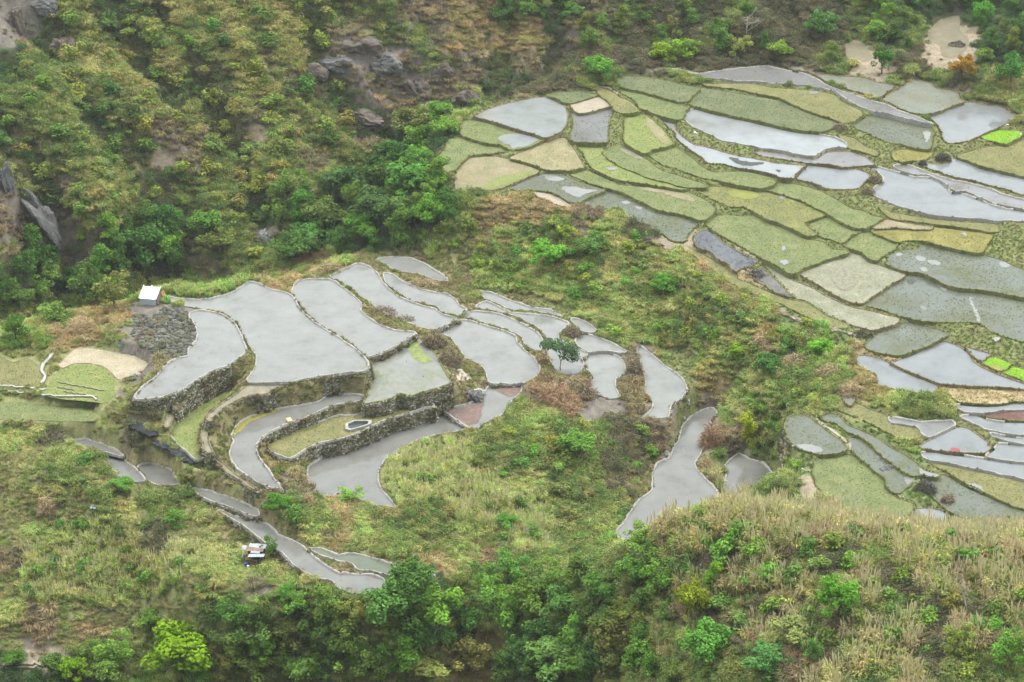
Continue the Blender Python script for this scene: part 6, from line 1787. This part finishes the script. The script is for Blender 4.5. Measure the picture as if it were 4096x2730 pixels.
# cream yellow container in the channel paddy
x, y = at(1157, 1690, 2.7)
root = thing('plastic_container', 'cream yellow plastic container lying in the curving channel paddy', 'container', (float(x), float(y), 2.7), .45)
bm = bmesh.new(); bmesh.ops.create_cube(bm, size=1); bmesh.ops.scale(bm, vec=(.72, .95, .55), verts=bm.verts)
bmesh.ops.bevel(bm, geom=bm.edges[:], offset=.11, segments=3, profile=.6, affect='EDGES'); bmesh.ops.translate(bm, vec=(0, 0, .34), verts=bm.verts)
me = bpy.data.meshes.new('tank_body'); bm.to_mesh(me); bm.free(); me.materials.append(M_YEL); me.polygons.foreach_set('use_smooth', [True] * len(me.polygons))
obj('tank_body', me, root, (0, 0, 0), (.12, 0, 0))
m = MB(); m.tube([(0, .2, .58), (0, .2, .68)], .1, 10); obj('cap', m.mesh('cap', M_YEL), root)
m = MB(); m.tube([(-.3, -.3, .6), (-.3, -.3, .7), (.3, -.3, .7), (.3, -.3, .6)], .03, 6); obj('handle', m.mesh('handle', M_YEL), root)
m = MB(); m.box((0, 0, .02), (.8, 1.0, .16)); obj('skid', m.mesh('skid', M_DARKT), root)

# dark water trough on the grassy shelf
S = [(70, 1318), (110, 1300), (165, 1298), (205, 1300), (200, 1318), (150, 1335), (95, 1350), (72, 1345)]
pts = [at(1350 + a * .6058, 900 + b_ * .6058, 1.5) for a, b_ in S]
c = np.mean(pts, 0)
root = thing('stone_trough', 'dark water trough with a pale stone rim on the grassy shelf', 'trough', (float(c[0]), float(c[1]), 1.2))
q = [Vector((p_[0] - c[0], p_[1] - c[1], 0)) for p_ in pts]; n = len(q)
m = MB()
for sc0, sc1 in ((1.0, 1.3),):
    vs = [v_ * s_ + Vector((0, 0, z_)) for s_, z_ in ((1.0, .1), (1.0, .42), (1.3, .42), (1.35, -.2)) for v_ in q]
    m.add(vs, [(r_ * n + i, (r_ + 1) * n + i, (r_ + 1) * n + (i + 1) % n, r_ * n + (i + 1) % n) for r_ in range(3) for i in range(n)])
obj('rim', m.mesh('rim', M_BUND['pale']), root)
m = MB(); m.add([v_ + Vector((0, 0, .2)) for v_ in q], [tuple(range(n))]); obj('water', m.mesh('water', water_mat('dark_water', (.04, .045, .05), .05)), root)

# ------------------------------------------------------------------ white zigzag channel, pale paths
def ribbon(name, crop, pts, wpx, mat, lift=.06, label=None, cat=None, kind=None, h=.14, jag=.25):
    S = src(crop, pts)
    P = []
    for (a, b_), (c_, d_) in zip(S[:-1], S[1:]):
        L = math.hypot(c_ - a, d_ - b_); n = max(2, int(L / 9))
        P += [(a + (c_ - a) * i / n, b_ + (d_ - b_) * i / n) for i in range(n)]
    P.append(S[-1])
    G = [hit(u, v) for u, v in P]
    w = wpx / pxm(G[0]) / 2
    G = [Vector((q.x, q.y, 0)) for q in G]
    V, Fc = [], []
    for i, q in enumerate(G):
        d = (G[min(i + 1, len(G) - 1)] - G[max(i - 1, 0)]); d.z = 0
        d = d.normalized() if d.length > 1e-6 else Vector((1, 0, 0))
        nn = Vector((-d.y, d.x, 0)); ww = w * random.uniform(1 - jag, 1 + jag)
        zt = max(float(ground(q.x + nn.x * s_, q.y + nn.y * s_)) for s_ in (-ww, 0, ww)) + lift
        for s_, z_ in ((-1.1, -h), (-1, 0), (1, 0), (1.1, -h)):
            p_ = q + nn * ww * s_; V.append((p_.x, p_.y, zt + z_))
    for i in range(len(G) - 1):
        for j in range(3):
            a = i * 4 + j; Fc.append((a, a + 4, a + 5, a + 1))
    o = obj(name, mesh_from(name, V, Fc, mat))
    if label: o['label'] = label
    if cat: o['category'] = cat
    if kind: o['kind'] = kind
    return o
M_CONC = simple_mat('bleached_concrete', (.33, .32, .295), .15, 2.0, .85)
M_PATH = simple_mat('pale_dirt_path', (.26, .225, .17), .25, 1.5, .95)
ribbon('concrete_channel', 'D', '365,815 350,860 320,900 290,930 275,970 300,1010 295,1035 270,1060', 11, M_CONC, .3, 'white zigzag concrete channel in the left fields', 'channel')
ribbon('concrete_kerb', 'D', '-10,1070 100,1080 240,1090', 8, M_CONC, .28, 'white kerb line left of the zigzag channel foot', 'kerb')
ribbon('concrete_channel', 'D', '300,1095 250,1105 255,1130', 11, M_CONC, .3, 'short white channel piece at the foot of the zigzag', 'channel')
ribbon('concrete_kerb', 'D', '280,1155 400,1165 520,1172 640,1178', 8, M_CONC, .3, 'white kerb line below the vegetable plot', 'kerb')
ribbon('concrete_kerb', 'D', '-10,1105 80,1115 160,1130', 6, M_CONC, .28, 'second white kerb line at the left edge', 'kerb')
for i, (a, b_, c_, d_) in enumerate([(385, 1048, 560, 1080), (380, 1080, 490, 1100), (560, 1078, 690, 1105), (510, 1120, 640, 1145), (420, 1110, 500, 1125)]):
    ribbon('plot_row', 'D', '%d,%d %d,%d' % (a, b_, c_, d_), 4, M_PATH, .24, 'pale mulched row in the green vegetable plot', 'row')['group'] = 'pale rows in the vegetable plot'
ribbon('path', 'G', '-20,1462 150,1455 300,1458 450,1458 620,1450', 17, M_PATH, .12, kind='structure')
ribbon('path', 'G', '-20,1490 100,1482 250,1478', 12, M_PATH, .1, kind='structure')
ribbon('path', 'G', '1160,680 1200,720 1250,760 1310,800', 8, M_PATH, .1, kind='structure')
ribbon('path', 'G', '1310,700 1420,720 1500,735 1590,745', 12, M_PATH, .1, kind='structure')
ribbon('path', 'F', '0,190 80,235 160,290 260,360 350,415 440,455', 20, M_PATH, .1, kind='structure')
ribbon('path', 'F', '600,520 720,590 850,650 1000,690 1120,710 1190,740 1215,790 1190,840', 18, M_PATH, .1, kind='structure')
ribbon('path', 'O', '-20,470 100,480 190,530 300,610 420,700 540,760 640,840 710,900 700,950', 14, M_PATH, .1, kind='structure')
ribbon('path', 'J', '1400,125 1480,118 1600,140 1700,195', 9, M_PATH, .1, kind='structure')
ribbon('path', 'O', '1070,1230 1070,1310 1110,1370 1230,1420', 7, M_PATH, .12, kind='structure')
ribbon('ditch', 'O', '980,965 1050,1020 1150,1095 1250,1160 1355,1215', 9, FM['DW'], .14, kind='structure')
M_BURN = simple_mat('burnt_ground', (.03, .032, .038), .4, 2.0, .95)
ribbon('burnt_ground', 'D', '880,1345 960,1370 1040,1420 1120,1490 1200,1540 1290,1600', 42, M_BURN, .12, kind='structure', jag=.4)
ribbon('burnt_ground', 'G', '1010,0 1100,30 1200,70 1310,130', 26, M_BURN, .12, kind='structure', jag=.4)
ribbon('burnt_ground', 'G', '1870,330 1950,365 2050,395', 20, M_BURN, .12, kind='structure', jag=.4)
def blot(name, crop, pts, mat):
    S = src(crop, pts); G = [hit(u, v) for u, v in S]
    W = smooth_closed([(q.x, q.y) for q in G], .35)
    W = W + np.stack([fbm(W[:, 0] * 1.3, W[:, 1] * 1.3 + 5), fbm(W[:, 0] * 1.3 + 40, W[:, 1] * 1.3)], 1) * 1.1
    V, F_ = sheet(W, 0.0); V[:, 2] = ground(V[:, 0], V[:, 1]) + .1
    obj(name, mesh_from(name, V, F_, mat), kind='structure')
M_BANK = simple_mat('bare_earth_bank', (.2, .165, .12), .3, 1.2, .95)
ribbon('earth_bank', 'M', '-80,410 60,480 200,560 340,670 500,790 650,890 800,960', 46, M_BANK, .12, kind='structure', jag=.55)
ribbon('earth_bank', 'M', '1080,1060 1250,1160 1420,1235 1600,1290 1780,1330', 30, M_BANK, .12, kind='structure', jag=.55)
blot('bare_ground', 'O', '270,1110 340,1065 430,1080 510,1130 530,1200 440,1220 380,1170 300,1160', simple_mat('pale_sand', (.5, .46, .41), .12, 2, .95))
blot('bare_ground', 'E', '745,965 790,950 850,985 880,1030 830,1040 770,1020', simple_mat('pale_dirt', (.46, .40, .34), .12, 2, .95))

# ------------------------------------------------------------------ people, birds, cloth
M_SKIN = simple_mat('skin', (.28, .17, .11), .1, 3, .7)
M_TROUS = simple_mat('grey_trousers', (.28, .27, .24), .15, 3, .9)
def skin_body(name, joints, edges, radii, mat, parent):
    me = bpy.data.meshes.new(name)
    me.from_pydata(joints, edges, []); me.update()
    o = obj(name, me, parent)
    md = o.modifiers.new('skin', 'SKIN'); sv = me.skin_vertices[0].data
    for i, r in enumerate(radii): sv[i].radius = (r, r); sv[i].use_root = (i == 0)
    o.modifiers.new('smooth', 'SUBSURF').levels = 1
    o.modifiers['smooth'].render_levels = 2
    me.materials.append(mat)
    return o
def person(u, v, label, hat, shirt, rz):
    g = hit(u, v)
    root = thing('person', label, 'person', g, rz)
    # bending worker: hips high, trunk forward, arms reaching down, legs apart
    J = [(0, 0, .88), (0, -.18, 1.05), (0, -.42, 1.18), (0, -.52, 1.22), (.1, 0, .84), (.13, -.04, .46), (.14, .03, .06), (.14, -.12, .03), (-.1, 0, .84), (-.13, -.06, .46), (-.14, .0, .06), (-.14, -.15, .03),
         (.19, -.42, 1.14), (.22, -.5, .86), (.16, -.62, .62), (.14, -.66, .54), (-.19, -.42, 1.14), (-.22, -.5, .86), (-.16, -.62, .62), (-.14, -.66, .54), (0, -.6, 1.26), (0, -.68, 1.3)]
    E = [(0, 1), (1, 2), (2, 3), (0, 4), (4, 5), (5, 6), (6, 7), (0, 8), (8, 9), (9, 10), (10, 11), (2, 12), (12, 13), (13, 14), (14, 15), (2, 16), (16, 17), (17, 18), (18, 19), (3, 20), (20, 21)]
    Rr = [.15, .14, .16, .07, .1, .07, .05, .04, .1, .07, .05, .04, .07, .05, .035, .035, .07, .05, .035, .035, .09, .085]
    skin_body('body', J, E, Rr, shirt, root)
    m = MB(); m.tube([(0, -.62, 1.36), (0, -.63, 1.4), (0, -.65, 1.5)], [.26, .2, .05], 12); obj('hat', m.mesh('hat', hat, True), root)
person(4019, 522, 'person in pale clothes and straw hat bending beside the lime seedling bed', M_STRAWC, simple_mat('beige_shirt', (.52, .46, .34), .1, 3, .9), .6)
person(2787, 553, 'person in white bending over on the bank of the long smooth pond', M_CLOTH, M_CLOTH, -.8)

def egret(u, v, label, rz, s_=1.0):
    g = hit(u, v)
    root = thing('white_bird', label, 'bird', g, rz)
    J = [(0, 0, .48), (-.16, 0, .46), (.12, 0, .55), (.18, 0, .68), (.15, 0, .8), (.21, 0, .87), (.33, 0, .86)]
    skin_body('body', [tuple(c * s_ for c in q) for q in J], [(0, 1), (0, 2), (2, 3), (3, 4), (4, 5), (5, 6)], [q * s_ for q in (.12, .05, .07, .035, .03, .04, .012)], M_CLOTH, root)
    for sy in (-.04, .04):
        m = MB(); m.tube([(.0, sy * s_, .4 * s_), (.02, sy * s_, .2 * s_), (0, sy * s_, 0)], .012 * s_, 5); obj('leg', m.mesh('leg', M_DARKT), root)
egret(2409, 764, 'white bird on the bund corner of the wet green field', .4, 1.0)
egret(3445, 930, 'white bird standing in the small green plot', 2.0, 1.0)
egret(4083, 548, 'white bird at the right tip of the lime seedling bed', 1.2, 1.0)

# rags: a crumpled grey and white tarpaulin in the green field
def rag(u, v, wpx, hpx, mat, label, seed):
    g = hit(u, v); k = 1 / pxm(g); r = random.Random(seed); n = 9
    V, Fc = [], []
    for i in range(n):
        for j in range(n):
            x = (i / (n - 1) - .5) * wpx * k; y = (j / (n - 1) - .5) * hpx * k / sp * .8
            V.append((x + r.uniform(-.06, .06), y + r.uniform(-.06, .06), .12 + r.random() * .3 * (1 - abs(i / (n - 1) - .5)) ))
    for i in range(n - 1):
        for j in range(n - 1):
            a = i * n + j; Fc.append((a, a + n, a + n + 1, a + 1))
    o = obj('tarpaulin', mesh_from('tarpaulin', V, Fc, mat), None, g, (0, 0, r.uniform(0, 1)), label=label, category='tarpaulin')
    md = o.modifiers.new('thick', 'SOLIDIFY'); md.thickness = .03
rag(3196, 870, 36, 22, simple_mat('grey_sheet', (.33, .28, .26), .25, 3), 'crumpled grey brown sheet lying in the green field', 1)
rag(3220, 870, 24, 18, M_CLOTH, 'crumpled white rag beside the grey brown sheet', 2)
rag(375, 2032, 22, 22, simple_mat('pale_blue_plastic', (.45, .58, .66), .1, 2, .4), 'pale blue plastic sheet beside the dark green bush in the meadow', 3)
rag(480, 1402, 10, 8, simple_mat('teal_plastic', (.05, .42, .32), .1, 2, .4), 'tiny teal plastic scrap above the fallow plot', 4)

# ------------------------------------------------------------------ haze: thin valley air round camera and scene
hm, nt, out = new_mat('valley_haze')
pv = N(nt, 'ShaderNodeVolumePrincipled')
pv.inputs['Color'].default_value = (.93, .95, .98, 1); pv.inputs['Density'].default_value = 0.00008; pv.inputs['Anisotropy'].default_value = .2
nt.links.new(pv.outputs[0], out.inputs['Volume'])
hb = MB(); z0, z1 = float(ZZ.min()) - 1.2, float(max(ZZ.max(), CAM_Z)) + 4
hb.box(((GX[0] + GX[-1]) / 2, (GY[0] + GY[-1]) / 2, (z0 + z1) / 2), (GX[-1] - GX[0] + 8, GY[-1] - GY[0] + 8, z1 - z0))
obj('haze', hb.mesh('haze', hm), kind='stuff')
